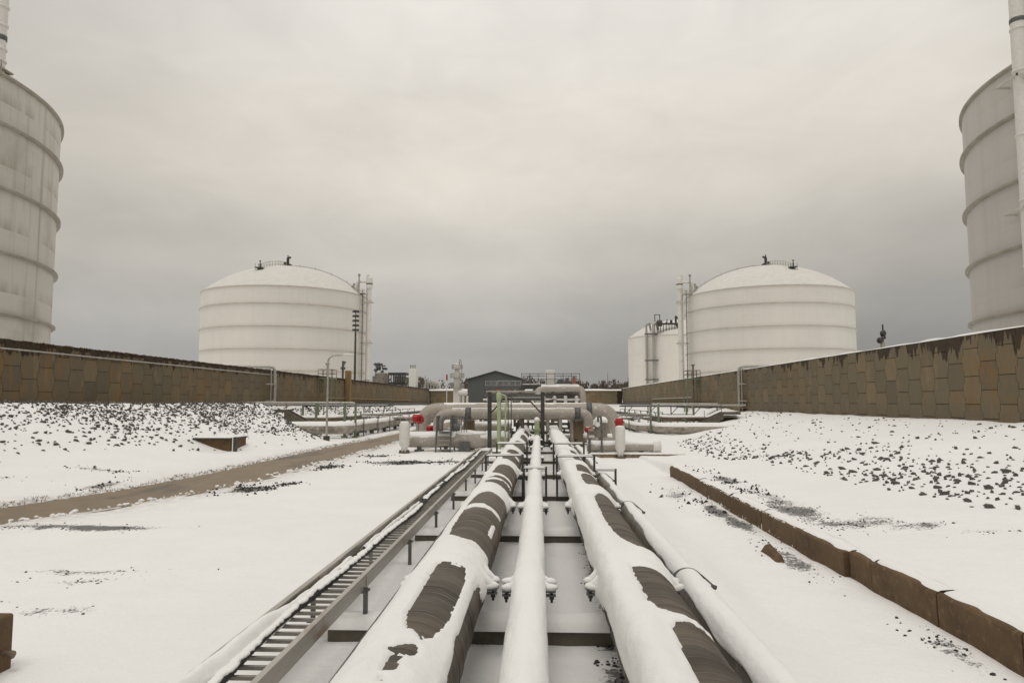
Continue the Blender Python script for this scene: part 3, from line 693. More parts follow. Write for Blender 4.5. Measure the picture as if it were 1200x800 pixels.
        b = MB(); b.tube([(cx-s*t, cy-t*.12, dome_z(t, t*.12)+.45) for t in np.linspace(1.5, 23, 16)], .12, 8)
        for t in (4, 9, 14, 19): b.bar((cx-s*t, cy-t*.12, dome_z(t, t*.12)-.1), (cx-s*t, cy-t*.12, dome_z(t, t*.12)+1.0), .10)
        b.build('roof_pipe', STEEL, T)
    return T
T1 = tank(-75.6, 67.5, -1, 'nearest tank on the left, grimy streaked shell cut off by the photo edge', TANK_D, RING_D, walkway=False, tower=False)
tank(68.6, 69.8, 1, 'nearest tank on the right, behind tall white riser pipes at the photo edge', TANK_N, RING_D, walkway=False, tx=24.35, ty=-3.6, dy2=-1.5, ztop=44)
tank(-76.45, 216.8, -1, 'domed white tank beyond the left wall, whole, behind the tall floodlight pole', TANK, RING)
tank(69.1, 221.3, 1, 'large domed white tank beyond the right wall, with a snowy roof and dark top vent', TANK, RING, tx=26.8)
b = MB(); rx_, ry2 = -75.6+22.9, 67.5-.6
b.cyl((rx_, ry2, 34.4), (rx_, ry2, 44), .55, n=18)
for z in (36.0, 37.2, 39.6, 41.5): b.lathe([(.55, z), (.66, z+.02), (.66, z+.22), (.55, z+.24)], (rx_, ry2), 18)
b.build('riser_pipe', WHITE, T1)
b = MB(); b.lathe([(.56, 38.2), (.60, 38.21), (.60, 38.7), (.56, 38.71)], (rx_, ry2), 18); b.build('band', DARK_GREY, T1)
b = MB(); b.box(rx_-1.4, rx_+.9, ry2-.9, ry2+.9, 35.1, 35.25); b.bar((rx_+.9, ry2-.8, 34.3), (rx_+.9, ry2-.8, 35.9), .1); b.bar((rx_-.6, ry2-.8, 34.3), (rx_-.6, ry2-.8, 35.9), .1); b.build('roof_platform', RING_D, T1)
T3 = tank(69.1, 367, 1, 'farthest tank, partly hidden behind the domed tank on the right, dark piping on its roof', TANK, RING, rings=False, tower=False, walkway=False)
b = MB()
for dx, r in ((-17.6, .75), (-14.6, .95)):
    x = 69.1+dx; y = 367-math.sqrt(24**2-dx*dx)-1.6; b.tube(rounded([(x, y, 2), (x, y, 39.5), (x+1.4, y, 40.5), (x+2.4, y+2, 37)], 1), r*.7, 12)
b.build('riser_pipe', STEEL, T3); b = MB(); y = 346.5
for z in (6, 13, 22, 34.5): b.box(50.2, 56.3, y-2.2, y+.2, z, z+.5)
b.build('bracket', DARK_GREY, T3); b = MB()
b.box(55.0, 68.5, 346.4, 347.6, 39.3, 40.1); b.cyl((56.2, 345.8, 39.9), (58.4, 345.8, 39.9), 1.5, n=12)
for x in np.arange(55.2, 68.6, 1.35): b.bar((x, 347, 36.2-RNG.random()*1.2), (x, 347, 39.5+RNG.random()*1.5), .3)
for x in (55.3, 57.6): b.bar((x, 347, 39.4), (x, 347, 44.2), .35)
b.bar((55.1, 347, 44.1), (57.8, 347, 44.1), .3); b.bar((65, 347, 43.5), (67.5, 347, 41), .6); b.bar((65, 347, 39.5), (68.6, 347, 35), .6); b.cyl((65.2, 347, 39.4), (65.2, 347, 43.3), .5, n=8); b.bar((61, 347, 39.6), (61, 347, 42), .4); b.cyl((63, 347, 40), (63, 347, 41.5), .6, n=8)
b.build('roof_pipe_rack', DARK, T3)

# ------------------------------------------------------------------ foreground pipes
def pipe_snow(parent, X, Z, r, ys, phi0, phi1, tf, nphi=70, name='snow'):
    """snow lying on a pipe: real layer of thickness tf(phi, Y) in metres; phi in degrees from straight up, + to the right"""
    ph = np.linspace(phi0, phi1, nphi); P, Yg = np.meshgrid(ph, ys)
    t = tf(P, Yg); rr = r+np.where(t > .003, t, -.012)
    a = np.radians(P); VX = X+rr*np.sin(a); VZ = Z+rr*np.cos(a)
    on = t > .003
    m = on[:-1, :-1] | on[1:, :-1] | on[:-1, 1:] | on[1:, 1:]
    return grid_mesh(name, VX, Yg, VZ, SNOW, parent, mask=m)
ysn = axis_pts([(-1.5, 3, .15), (3, 12, .035), (12, 26, .07), (26, 54, .22)])
def bare_mask(P, Y, patches, X=0, edge=.10, soft=False):
    """1 where a bare patch shows the jacket"""
    mk = np.zeros_like(P); n1 = fbm(Y*1.5+P*.01, P*.04+Y*.2, 41+int(X*10), 3)-.5; n2 = fbm(Y*6+9, P*.16, 47+int(X*10), 3)-.5
    dm = np.full_like(P, -9.0)
    for (y0, y1, p0, p1) in patches:
        hy, hp = (y1-y0)/2, (p1-p0)/2; u = np.abs((Y-(y0+y1)/2)/hy); v = np.abs((P-(p0+p1)/2)/hp)
        d = (1-(u**5+v**5)**(1/5.))*np.minimum(hy/.30, hp/14.)
        dm = np.maximum(dm, d)
    dm = dm+n1*.42+n2*.27
    if soft: return sstep(-edge, edge, dm), sstep(-1.5, 0, dm)
    return sstep(-edge, edge, dm)
CL_Y = [8.35+6.2*i for i in range(-1, 8)]
def saddle(Y, w=.62):
    o = np.zeros_like(Y)
    for c in CL_Y: o = np.maximum(o, np.exp(-((Y-c)/w)**4))
    return o
def make_pipe(name, X, Z, r, y0, y1, jm, label, tf, clamp_r=.0, clamps=True, lug_sides=(-1, 1), seam=.37, bare_lugs=False):
    T = thing(name, (X, 20, 0), label, 'pipe')
    b = MB(); y = y0
    while y < y1:      # lapped jacket sections, each with a raised hem
        e = min(y+RNG.choice((.13, .18, .24, .32, .42))*RNG.uniform(.8, 1.2), y1); k_ = RNG.uniform(.3, 1.2)
        b.lathe([(r-.006, y-.02), (r-.002, y), (r+.001, y+.03), (r+.002, e-.05), (r+.007*k_, e-.04), (r+.010*k_, e-.015), (r-.006, e)], n=40, axis='y', o=(X, Z)); y = e
    b.build('jacket', jm, T)
    if clamps:
        for i, c in enumerate(CL_Y):
            if c < y0+.3 or c > y1-1: continue
            b = MB()
            for d in (-.13, .13):
                b.lathe([(r+.002, c+d-.045), (r+.022, c+d-.045), (r+.022, c+d+.045), (r+.002, c+d+.045)], n=36, axis='y', o=(X, Z))
                for s in lug_sides:
                    for dz in (-.030, .012): b.box(X+s*(r+.01), X+s*(r+.15), c+d-.04, c+d+.04, Z+dz, Z+dz+.016)
            k = b.build('pipe_clamp', DARK_GREY, T)
            b = MB()
            for d in (-.13, .13):
                for s in lug_sides:
                    b.cyl((X+s*(r+.105), c+d, Z-.10), (X+s*(r+.105), c+d, Z+.055), .014, n=8); b.cyl((X+s*(r+.105), c+d, Z-.065), (X+s*(r+.105), c+d, Z-.035), .026, n=6); b.cyl((X+s*(r+.105), c+d, Z+.026), (X+s*(r+.105), c+d, Z+.046), .026, n=6)
            b.build('bolt', DARK, k)
            b = MB()
            for d in (-.13, .13):
                for s in lug_sides:
                    b.blob((X+s*(r+.075), c+d, Z+.060), .095, .055, .045, 10, 7, .10)
                    if r > .3: b.tube([(X+s*(r+.11), c+d, Z+.055), (X+s*(r+.045), c+d, Z+.10), (X+s*(r*.93), c+d, Z+r*.46), (X+s*r*.75, c+d, Z+r*.72)], [.035, .05, .05, .03], 9)
                    else: b.tube([(X+s*(r+.10), c+d, Z+.055), (X+s*(r+.02), c+d, Z+.09), (X+s*r*.8, c+d, Z+r*.65)], [.03, .045, .04], 9)
            b.build('snow', SNOW, k)
            # steel shoe down to the sleeper
            b = MB(); b.box(X-.13, X+.13, c-.2+.45, c+.35+.45, .44, .46); b.box(X-.012, X+.012, c-.18+.45, c+.33+.45, .46, Z-r+.02)
            b.build('pipe_shoe', DARK_GREY, T)
    pipe_snow(T, X, Z, r, ysn[(ysn >= y0) & (ysn <= y1)], -112, 112, tf)
    return T
def tf_left(P, Y):
    base = np.where(P < 0, sstep(-100, -55, P), 1)*sstep(84, 60, P)
    t = (.030+.052*np.exp(-((P+15)/42.)**2)+.030*(fbm(Y*1.1, P*.03, 2, 4)-.4))*base
    edge = fbm(Y*1.7, np.zeros_like(Y), 12, 3)
    lim = np.interp(Y, [0, 5.6, 6.6, 8, 9.6, 14], [72, 66, 62, 92, 86, 80])+(edge-.5)*22
    t = t*sstep(0, -7, P-lim)
    S_ = saddle(Y, .50)
    patches = [(5.5, 8.0, -10, 41), (5.02, 5.27, -7, 20), (4.68, 5.06, -2, 13), (4.5, 4.62, 2, 9), (9.2, 13.95, -36, 150), (15.25, 17.0, -26, 150), (17.25, 20.0, -22, 150), (21.4, 23.4, -18, 150), (23.8, 26.2, -14, 150), (27.6, 32.2, 0, 150), (33.8, 38.5, 15, 150), (40, 44.6, 25, 150),
               (-1, 7.75, 68, 150), (5.6, 7.9, 62, 150)]
    mk, sf = bare_mask(P, Y, patches, 1, soft=True); t = t*(1-.62*sf)
    keep = [(10.25, 11.0, 48, 62), (9.5, 9.9, 78, 92), (11.95, 12.2, -40, 100), (16.2, 16.35, -30, 90)]
    kp = bare_mask(P, Y, keep, 3)
    mk = np.clip(mk-kp, 0, 1)
    sd_t = (.040+.012*np.sin(Y*19)+.02*fbm(Y*3, P*.05, 5, 3))*sstep(-108, -85, P)*sstep(104, 86, P)
    t = np.maximum(t*(1-mk), sd_t*S_*(.6+.4*sstep(.2, .9, S_)))
    t = t*(.92+.16*fbm(Y*5, P*.09, 501, 3))
    return np.where(t < .006, 0, t)
def tf_right(P, Y):
    crest = np.exp(-((P+38)/26.)**2)
    t = (.035+.105*crest+.03*(fbm(Y*.9, P*.03, 61, 4)-.4))*sstep(-108, -82, P)*sstep(80, 50, P)
    lowlim = -78+(fbm(Y*1.4, np.ones_like(Y), 15, 3)-.5)*22
    t = t*sstep(-6, 4, P-lowlim)
    patches = [(3.0, 5.95, -10, 110), (6.05, 8.0, -15, 160), (8.9, 14.0, -12, 160), (13.8, 13.95, 0, 120), (15.0, 17.7, -13, 160), (17.8, 20.2, -12, 160), (21.5, 23.6, 0, 60), (24.2, 26.0, 5, 60), (28, 32, 20, 90), (2.0, 5.6, 62, 120), (-1, 7.6, 88, 120)]
    mk, sf = bare_mask(P, Y, patches, 2, soft=True); t = t*(1-.55*sf*sstep(-45, -15, P))
    S_ = saddle(Y, .50)
    sd_t = (.045+.012*np.sin(Y*17)+.02*fbm(Y*3, P*.05, 7, 3))*sstep(-112, -92, P)*sstep(100, 82, P)
    t = np.maximum(t*(1-mk), sd_t*S_*(.6+.4*sstep(.2, .9, S_)))
    t = t*(.92+.16*fbm(Y*5, P*.09, 503, 3))
    return np.where(t < .006, 0, t)
def tf_mid(P, Y):
    lim = 84+(fbm(Y*1.5, np.sign(P)*3, 71, 3)-.5)*30
    t = (.030+.045*np.cos(np.radians(P*.9))+.018*(fbm(Y*1.3, P*.03, 81, 4)-.4)+.018*saddle(Y, .30))*sstep(0, -12, np.abs(P)-lim)
    return np.where(t < .004, 0, t)
def tf_thin(P, Y):
    c = np.interp(Y, [0, 8, 12, 20, 26], [12, 8, 0, 4, 8])
    lim = np.interp(Y, [0, 6, 8, 9.5, 13, 16, 20, 40], [88, 86, 80, 66, 44, 38, 34, 55])+(fbm(Y*1.1, P*.001, 91, 3)-.5)*24
    t = (.022+.034*np.cos(np.radians(np.clip((P-c)*1.2, -90, 90)))+.012*(fbm(Y*1.6, P*.04, 93, 3)-.5))*sstep(0, -10, np.abs(P-c)-lim)
    return np.where(t < .004, 0, t)
make_pipe('insulated_pipe', -1.0, .92, .385, -1.5, 54, JACKET, 'wide brown jacketed pipe beside the cable tray, melted bare patches along its top', tf_left)
make_pipe('insulated_pipe', -.115, .90, .145, -1.5, 41.5, JACKET, 'slim middle pipe between the two wide pipes, fully capped with snow', tf_mid)
make_pipe('insulated_pipe', 1.04, .92, .375, -1.5, 54, JACKET, 'wide pipe right of the slim middle one, thick snow ridge on its left shoulder', tf_right)
make_pipe('insulated_pipe', 1.87, .68, .165, -1.5, 36, JACKET_GREY, 'narrow grey pipe at the far right of the pipe row, smooth snow on top', tf_thin, clamps=False)
# strap clamps on the narrow pipe
p4 = [o for o in C.objects if o.name.startswith('insulated_pipe') and o.type == 'EMPTY'][-1]
for c in (9.5, 15.7, 21.9, 28.1):
    b = MB(); b.lathe([(.17, c-.018), (.226, c-.018), (.226, c+.018), (.17, c+.018)], n=30, axis='y', o=(1.87, .68))
    b.bar((1.87+.17, c, .82), (1.87+.33, c+.02, .68), .02); b.cyl((1.87+.30, c, .68), (1.87+.36, c, .66), .028, n=8)
    b.build('strap_clamp', DARK_GREY, p4)
    b = MB()
    for d in (-.09, .08): b.blob((1.87-.20, c+d, .72), .06, .05, .04, 8, 6, .1)
    b.build('snow', SNOW, p4)
    b = MB(); b.box(1.77, 1.97, c-.1, c+.3, .44, .52); b.build('pipe_shoe', DARK_GREY, p4)
# thin conduit under the left pipe
b = MB(); b.tube([(-1.775, -1, .60), (-1.775, 30, .60)], .03, 8); tag(b.build('steel_conduit', DARK_GREY, None, (-1.775, 12, .6)), 'thin dark conduit running close along the left flank of the wide brown pipe', 'conduit')

# ------------------------------------------------------------------ sleepers
SL_Y = [8.93+6.2*i for i in range(-1, 7)]
ORD = ['nearest', 'second', 'third', 'fourth', 'fifth', 'sixth', 'seventh', 'eighth']
def snow_pad(parent, x0, x1, y0, y1, z, h, seed, nx=40, ny=9, over=.03):
    xs = np.linspace(x0-over, x1+over, nx); yy = np.linspace(y0-over, y1+over, ny); A, B = np.meshgrid(xs, yy)
    e = np.minimum(np.minimum(A-xs[0], xs[-1]-A), np.minimum(B-yy[0], yy[-1]-B))
    Z = z-.035+(h+.035)*sstep(0, min(.10, (y1-y0)*.4), e)**.7*(.75+.5*fbm(A*1.2, B*1.5, seed, 3))
    return grid_mesh('snow', A, B, Z, SNOW, parent)
for i, y in enumerate(SL_Y[1:]):
    S0 = thing('pipe_sleeper', (-.3, y+.2, 0), '%s snow topped concrete sleeper beam across and under the pipe row, counting from the camera' % ORD[i], 'sleeper beam', 'concrete sleepers under the pipes')
    b = MB(); b.bbox(-2.55, 2.25, y, y+.42, -.2, .31, .015); b.build('beam', CONC_DARK, S0)
    snow_pad(S0, -2.55, 2.25, y, y+.42, .31, .085, 100+i)
# snow mounds drifted on the ground between sleepers come from the terrain

# ------------------------------------------------------------------ cable tray
CT = thing('cable_tray', (-2.47, 18, 0), 'long ladder style cable tray on short legs left of the pipes', 'cable tray')
XL, XR, ZT = -2.77, -2.17, .85
for x, s in ((XL, 1), (XR, -1)):
    b = MB(); b.box(x-.012, x+.012, -1, 34, ZT-.15, ZT); b.box(x-s*.012, x+s*.045, -1, 34, ZT, ZT+.012); b.box(x-s*.012, x+s*.045, -1, 34, ZT-.162, ZT-.15)
    for y in (3.2, 9.4, 15.6, 21.8, 28.0): b.box(x-.022, x+.022, y-.18, y+.18, ZT-.135, ZT-.02)
    b.build('rail', STEEL_TRAY, CT)
b = MB()
for y in np.arange(2.0, 34, .23): b.box(XL+.012, XR-.012, y, y+.045, ZT-.145, ZT-.115)
b.build('rungs', RUNG, CT)
for i, y in enumerate([5.6] + [c for q in SL_Y[1:5] for c in (q+.2, q+3.3)]):
    for x in (XL-.02, XR+.03):
        z0 = .3 if abs(((y-.2-8.93) % 6.2)) < .1 else -.1
        b = MB(); b.bar((x, y, z0), (x, y, ZT-.13), .05); b.box(x-.06, x+.06, y-.06, y+.06, z0, z0+.02) if z0 > 0 else None
        b.box(x-.035, x+.05, y-.03, y+.03, ZT-.17, ZT-.145); b.build('leg', DARK_GREY, CT)
    b = MB(); b.box(XL, XR, y-.03, y+.03, ZT-.20, ZT-.163); b.build('cross_bar', DARK_GREY, CT)
# snow drifted on the left rail of the tray, buried near the camera
yy = np.arange(-1, 34, .06); us = np.linspace(0, 1, 15); U, YY = np.meshgrid(us, yy)
wid = np.interp(YY, [0, 6.6, 7.8, 9.5, 12, 14.5, 20, 34], [.13, .13, .12, .10, .09, .08, .08, .08])+(fbm(YY*1.6, 0*YY, 201, 3)-.5)*.06
hh = (np.interp(YY, [0, 7.0, 8.2, 10, 14, 34], [.075, .07, .045, .03, .02, .02])+.05*(fbm(YY*1.9, 0*YY+3, 205, 3)-.45))
inner = XL+.05+wid; outer = np.interp(YY, [0, 7.0, 7.6, 7.9, 40], [XL-.035, XL-.03, XL-.02, XL+.03, XL+.03])
SX = outer+(inner-outer)*U
SZ = (ZT-.12)+(np.interp(YY, [0, 7.3, 8.0, 40], [.12, .11, .05, .03])+hh)*np.clip(np.sin(math.pi*U), 0, 1)**.55+.02*(fbm(SX*9, YY*6, 207, 3)-.5)
SZ = np.where((U < .01) & (YY < 7.6), SZ-.12, SZ)
gap = fbm(YY*.9, 0*YY, 209, 3)
okr = (gap[:, 0] > .40) | (yy < 9); st_ = None
for i, q in enumerate(list(okr)+[False]):
    if q and st_ is None: st_ = i
    if not q and st_ is not None:
        if i-st_ > 3:
            sl = slice(st_, i); grid_mesh('snow', SX[sl], YY[sl], SZ[sl], SNOW, CT)
        st_ = None
# corrugated cables lying in the tray
cab = thing('corrugated_cable', (-2.6, 16, ZT-.1), 'black corrugated cable half buried in snow along the left of the tray', 'cable')
b = MB()
def cab_x(y): return XL+.21+.035*math.sin(y*.55)+.025*math.sin(y*1.3+1)
y = 2.0; prof = []
while y < 33:
    prof.append(((cab_x(y), y, ZT-.075+.012*math.sin(y*2)), .040)); prof.append(((cab_x(y+.03), y+.03, ZT-.075+.012*math.sin(y*2)), .026)); y += .06
b.tube([p for p, r in prof], [r for p, r in prof], 9)
b.build('sheath', CABLE, cab)
b = MB()
for k in range(900):
    y = 2.2+31*RNG.random()**1.3; g = float(vnoise(np.array(y*1.3), np.array(.5), 222))
    if g < (.10 if y < 9 else .30): continue
    b.blob((cab_x(y)+RNG.uniform(-.035, .012), y, ZT-.040), .034+.012*RNG.random(), .07+.07*RNG.random(), .020, 7, 5, .15)
b.build('snow_lumps', SNOW, cab)['kind'] = 'stuff'
b = MB(); pts = []
b.tube([(cab_x(y)-.09+.03*math.sin(y*2.1), y, ZT-.085) for y in np.arange(5, 33, .2)], .022, 7)
tag(b.build('thin_cable', CABLE, None, (-2.66, 16, ZT-.1)), 'thin smooth black cable lying between the corrugated cable and the tray rail', 'cable')

# ------------------------------------------------------------------ goal-post guide frames round the pipes
def guide_frame(xc, w, y, ztop, label, zb=.3):
    T = thing('guide_frame', (xc, y, zb), label, 'pipe frame', 'steel guide frames over the pipes')
    for s in (-1, 1):
        b = MB(); b.box(xc+s*w/2-.03, xc+s*w/2+.03, y-.03, y+.03, zb-.3, ztop); b.build('post', DARK, T)
    b = MB(); b.box(xc-w/2-.032, xc+w/2+.032, y-.032, y+.032, ztop, ztop+.062); b.build('crossbar', DARK, T)
    snow_pad(T, xc-w/2, xc+w/2, y-.04, y+.04, ztop+.062, .02, int(y*7), 16, 5, .005)
guide_frame(-1.0, 1.06, 21.2, 1.42, 'dark square guide frame over the wide left pipe, nearer of its pair')
guide_frame(1.04, 1.06, 21.0, 1.42, 'dark square guide frame over the wide right pipe, nearer of its pair')
guide_frame(-.95, 1.06, 25.8, 1.50, 'dark square guide frame over the wide left pipe, farther of its pair')
guide_frame(1.04, 1.06, 25.8, 1.50, 'dark square guide frame over the wide right pipe, farther of its pair')
guide_frame(-.115, .62, 20.6, 1.12, 'small dark guide frame straddling the slim middle pipe')
guide_frame(1.92, .62, 21.6, .98, 'low dark guide frame over the narrow grey pipe on the right')

# ------------------------------------------------------------------ trench curb on the right
SLABS = [(5.2, 8.30), (8.33, 10.0), (10.03, 11.9), (11.93, 12.72), (12.78, 15.0), (15.03, 17.4), (17.43, 20.4), (20.43, 24.2), (24.23, 29.3)]
SL_LAB = ['nearest brown curb slab, running off the bottom right corner', 'large brown curb slab, second from the bottom right corner', 'brown curb slab, third from the bottom right corner', 'short brown curb slab just right of a step in the row',
          'brown curb slab just behind the low broken stub', 'brown curb slab with snow clinging to its face, beyond the broken stub', 'rough snow flecked curb slab in the middle of the row', 'curb slab second from the far end of the row', 'farthest long curb slab, ending in a cut corner']
for (a, c), lab in zip(SLABS, SL_LAB):
    far_ = c > 12.75
    x0, x1 = (5.24, 5.24) if not far_ else (5.18, 5.22)
    j = RNG.uniform(-.015, .015); zt = .50+RNG.uniform(-.015, .015)+(0 if not far_ else -.04)
    K = thing('curb_slab', (5.24, (a+c)/2, 0), lab, 'curb slab', 'brown concrete curb slabs')
    n = max(6, int((c-a)/.12)); V = []; F = []
    ys_ = np.linspace(a, c, n)
    for k, y in enumerate(ys_):
        w = .010*(float(fbm(np.array(y*3), np.array(0.), 300, 3))-.5); zz = zt+.03*(float(fbm(np.array(y*2.2), np.array(5.), 301, 3))-.5)-(.0 if not (c > 25 and k == n-1) else .1)
        x = 5.24+j+(-.06 if far_ else 0)
        V += [(x-.0+w, y, -.25), (x-.03+w, y, zz-.03), (x-.005, y, zz), (x+.14, y, zz), (x+.17, y, -.25)]
    for k in range(n-1):
        for q in range(4): F.append((k*5+q, k*5+q+1, (k+1)*5+q+1, (k+1)*5+q))
    F += [tuple(range(5)), tuple(reversed(range((n-1)*5, n*5)))]
    b = MB(); b.add(V, F); b.build('slab', CONC_BROWN, K)
    # snow blown over the top edge
    snow_strip('snow', K, lambda t: ((5.235+j+(-.06 if far_ else 0), a+.02+(c-a-.04)*t, zt), (1, 0, 0)), max(10, int((c-a)/.1)), .05, .36, .055, int(a*13)+1)
    if 12.9 < a < 24:
        b = MB()
        for q in range(int((c-a)*12)):
            y = RNG.uniform(a, c); L_ = .03+.13*RNG.random()**2; z = zt-L_*.8 if RNG.random() < .6 else .06+L_*.5; b.blob((5.178+j, y, z), .014, .02+.06*RNG.random(), L_, 7, 5, .35)
        b.build('clinging_snow', SNOW, K)
b = MB(); b.add([(4.44, 14.2, -.1), (4.66, 14.2, -.1), (4.66, 15.2, -.1), (4.44, 15.25, -.1), (4.52, 14.35, .05), (4.60, 14.3, .09), (4.60, 15.0, .18), (4.50, 15.0, .15)], [(3,2,1,0),(4,5,6,7),(0,1,5,4),(1,2,6,5),(2,3,7,6),(3,0,4,7)])
tag(b.build('broken_slab', CONC_BROWN, None, (4.54, 14.8, 0)), 'low broken brown concrete stub sticking out of the snow beside the curb', 'concrete stub')
# corner slab bottom left
K = thing('concrete_slab', (-6.05, 7, 0), 'upright brown concrete slab end at the bottom left corner of the photo', 'concrete slab')
b = MB(); b.bbox(-6.22, -5.95, 3.5, 8.28, -.3, .615, .02); b.build('slab', CONC_BROWN, K)
b = MB(); b.cyl((-5.96, 8.13, .22), (-5.86, 8.13, .21), .03, n=8); b.cyl((-5.88, 8.13, .21), (-5.83, 8.13, .20), .045, n=6); b.build('anchor_bolt', RUSTY, K)
snow_strip('snow', K, lambda t: ((-6.22, 3.5+4.6*t, .615), (1, 0, 0)), 40, .0, .16, .05, 88)

# ------------------------------------------------------------------ catch basin on the left bank
K = thing('catch_basin', (-18.2, 42, 0), 'half buried concrete catch basin in the snowy left bank', 'catch basin')
b = MB(); zt = .84
b.box(-19.55, -17.55, 41.2, 41.38, .0, zt); b.box(-19.55, -19.4, 41.38, 43.4, .0, zt); b.box(-17.7, -17.55, 41.38, 43.4, 0, zt); b.box(-19.4, -17.7, 43.25, 43.4, 0, zt+.002); b.build('box', CONC_BROWN, K)
b = MB(); b.box(-19.7, -17.5, 41.05, 43.5, zt+.003, zt+.09); b.build('lid', DARK, K)
snow_pad(K, -19.6, -17.6, 41.2, 43.4, zt+.09, .035, 321, 24, 16, .0)
b = MB(); b.box(-17.44, -17.38, 41.15, 41.3, 0, .95); b.build('post', WHITE, K)
b = MB(); b.box(-17.37, -17.22, 41.15, 41.4, 0, .98); b.build('gate_frame', DARK, K)

# ------------------------------------------------------------------ header piping across the valley
def snow_on_x(parent, x0, x1, y, z, r, t, seed, lim=62, holes=0.0, name='snow'):
    """snow along the top of a pipe that runs across (along X)"""
    xs = np.arange(x0, x1, .12); ph = np.linspace(-95, 95, 30); P, X = np.meshgrid(ph, xs)
    l = lim+(fbm(X*1.4, 0*X, seed, 3)-.5)*40
    tt = (t*.5+t*np.cos(np.radians(P))+t*.6*(fbm(X*2, P*.03, seed+4, 3)-.5))*sstep(0, -14, np.abs(P)-l)
    if holes: tt = tt*(fbm(X*.6, 0*X, seed+9, 2) > holes)
    on = tt > .006; rr = r+np.where(on, tt, -.01); a = np.radians(P)
    m = on[:-1, :-1] | on[1:, :-1] | on[:-1, 1:] | on[1:, 1:]
    return grid_mesh(name, X, y-rr*np.sin(a), z+rr*np.cos(a), SNOW, parent, mask=m)
# tall back header
H1 = thing('header_pipe', (-1.5, 47, 0), 'tall wide tan header pipe crossing the valley behind, elbows turning down at both ends', 'pipe')
b = MB(); b.tube(rounded([(-7.45, 47, .3), (-7.45, 47, 2.42), (4.70, 47, 2.42), (4.70, 47, .4)], 1.25, 10), .48, 24); b.build('jacket', HEADER, H1)
snow_on_x(H1, -6.1, 3.3, 47, 2.42, .48, .012, 401, 30)
H2 = thing('header_pipe', (-1.5, 44.6, 0), 'narrower tan header pipe crossing in front of the tall one, also elbowed down', 'pipe')
b = MB(); b.tube(rounded([(-6.15, 44.6, .4), (-6.15, 44.6, 2.27), (3.0, 44.6, 2.27), (3.0, 44.6, 1.2)], .75, 9), .315, 22); b.build('jacket', HEADER, H2)
snow_on_x(H2, -5.3, 2.2, 44.6, 2.27, .315, .012, 403, 30)
for o, (x, zc, r, yy_) in ((H1, (3.2, 2.42, .48, 47)), (H2, (2.35, 2.27, .315, 44.6)), (H2, (-4.3, 2.27, .315, 44.6))):
    b = MB(); b.lathe([(r, x-.17), (r+.05, x-.17), (r+.05, x+.17), (r, x+.17)], n=24, axis='x', o=(yy_, zc)); b.box(x-.22, x+.22, yy_-.25, yy_+.25, zc-r-.16, zc-r+.04); b.build('saddle_clamp', DARK_GREY, o)
def low_pipe(x0, x1, y, z, r, jm, label, cap=True, t=.05, legs=(), lim=66):
    T = thing('low_pipe', ((x0+x1)/2, y, 0), label, 'pipe')
    b = MB(); b.cyl((x0, y, z), (x1, y, z), r, n=24); b.build('jacket', jm, T)
    snow_on_x(T, x0, x1, y, z, r, t, int(abs(x0)*10+y), lim)
    for lx in legs:
        b = MB(); b.box(lx-.25, lx+.25, y-.3, y+.3, -.1, .12); b.box(lx-.10, lx+.10, y-.2, y+.2, .12, z-r+.05); b.build('saddle', DARK_GREY, T)
    return T
L1 = low_pipe(-7.9, -1.7, 44.0, .68, .43, HEADER, 'thick low tan pipe lying on the snow behind the left white standpipe and the stile', legs=(-7.2, -5.6, -4.6, -2.4), t=.06)
b = MB(); b.lathe([(.43, -5.15), (.52, -4.9), (.52, -3.7), (.43, -3.1)], n=24, axis='x', o=(44.0, .70)); b.build('valve_body', HEADER, L1)
b = MB(); b.box(-4.75, -4.1, 43.35, 43.6, .05, .62); b.build('valve_skirt', DARK_GREY, L1)
b = MB(); b.blob((-4.35, 44.0, 1.10), .75, .5, .20, 12, 8, .05); b.blob((-3.6, 44, 1.08), .7, .45, .15, 12, 8, .05)
for x in (-4.55, -4.0): b.cyl((x, 43.62, 1.02), (x, 43.62, 1.16), .05, n=6)
b.build('snow', SNOW, L1)
low_pipe(-5.1, -1.8, 48.5, 1.30, .24, HEADER, 'slim snow topped pipe seen beneath the tall header, left of the frame posts', t=.09, legs=(-4.8, -2.2))
low_pipe(-6.5, 4.5, 50.5, 1.95, .20, RUSTY, 'dark brown pipe crossing deep behind the header pipes', t=.05, legs=(-4, 0, 3))
low_pipe(1.4, 4.6, 45.9, .68, .25, HEADER, 'low tan pipe crossing just behind the front one on the right', legs=(1.8, 3.4), t=.05)
L5 = low_pipe(2.65, 6.25, 40.6, .52, .27, HEADER, 'low tan pipe lying on a stone plinth behind the right white standpipe', legs=(3.1, 5.6), t=.05)
b = MB(); b.cyl((6.25, 40.6, .52), (6.32, 40.6, .52), .31, n=20); b.cyl((6.32, 40.6, .52), (6.6, 40.6, .52), .27, n=20); b.cyl((6.6, 40.6, .52), (6.68, 40.6, .52), .31, n=20); b.build('end_flange', WHITE, L5)
PLN = thing('stone_plinth', (5, 40, 0), 'low brown stone plinth with snow on top under the right hand pipe', 'plinth')
b = MB()
for k in range(16): b.bbox(2.75+k*.32, 2.75+k*.32+.305, 39.75, 40.15, -.2, .17, .015)
b.build('blocks', CONC_TAN, PLN); b = MB(); b.box(2.74, 7.87, 40.0, 40.9, -.2, .16); b.build('slab', CONC_TAN, PLN)
snow_pad(PLN, 2.7, 7.9, 39.8, 40.95, .17, .06, 341, 40, 12, .0)
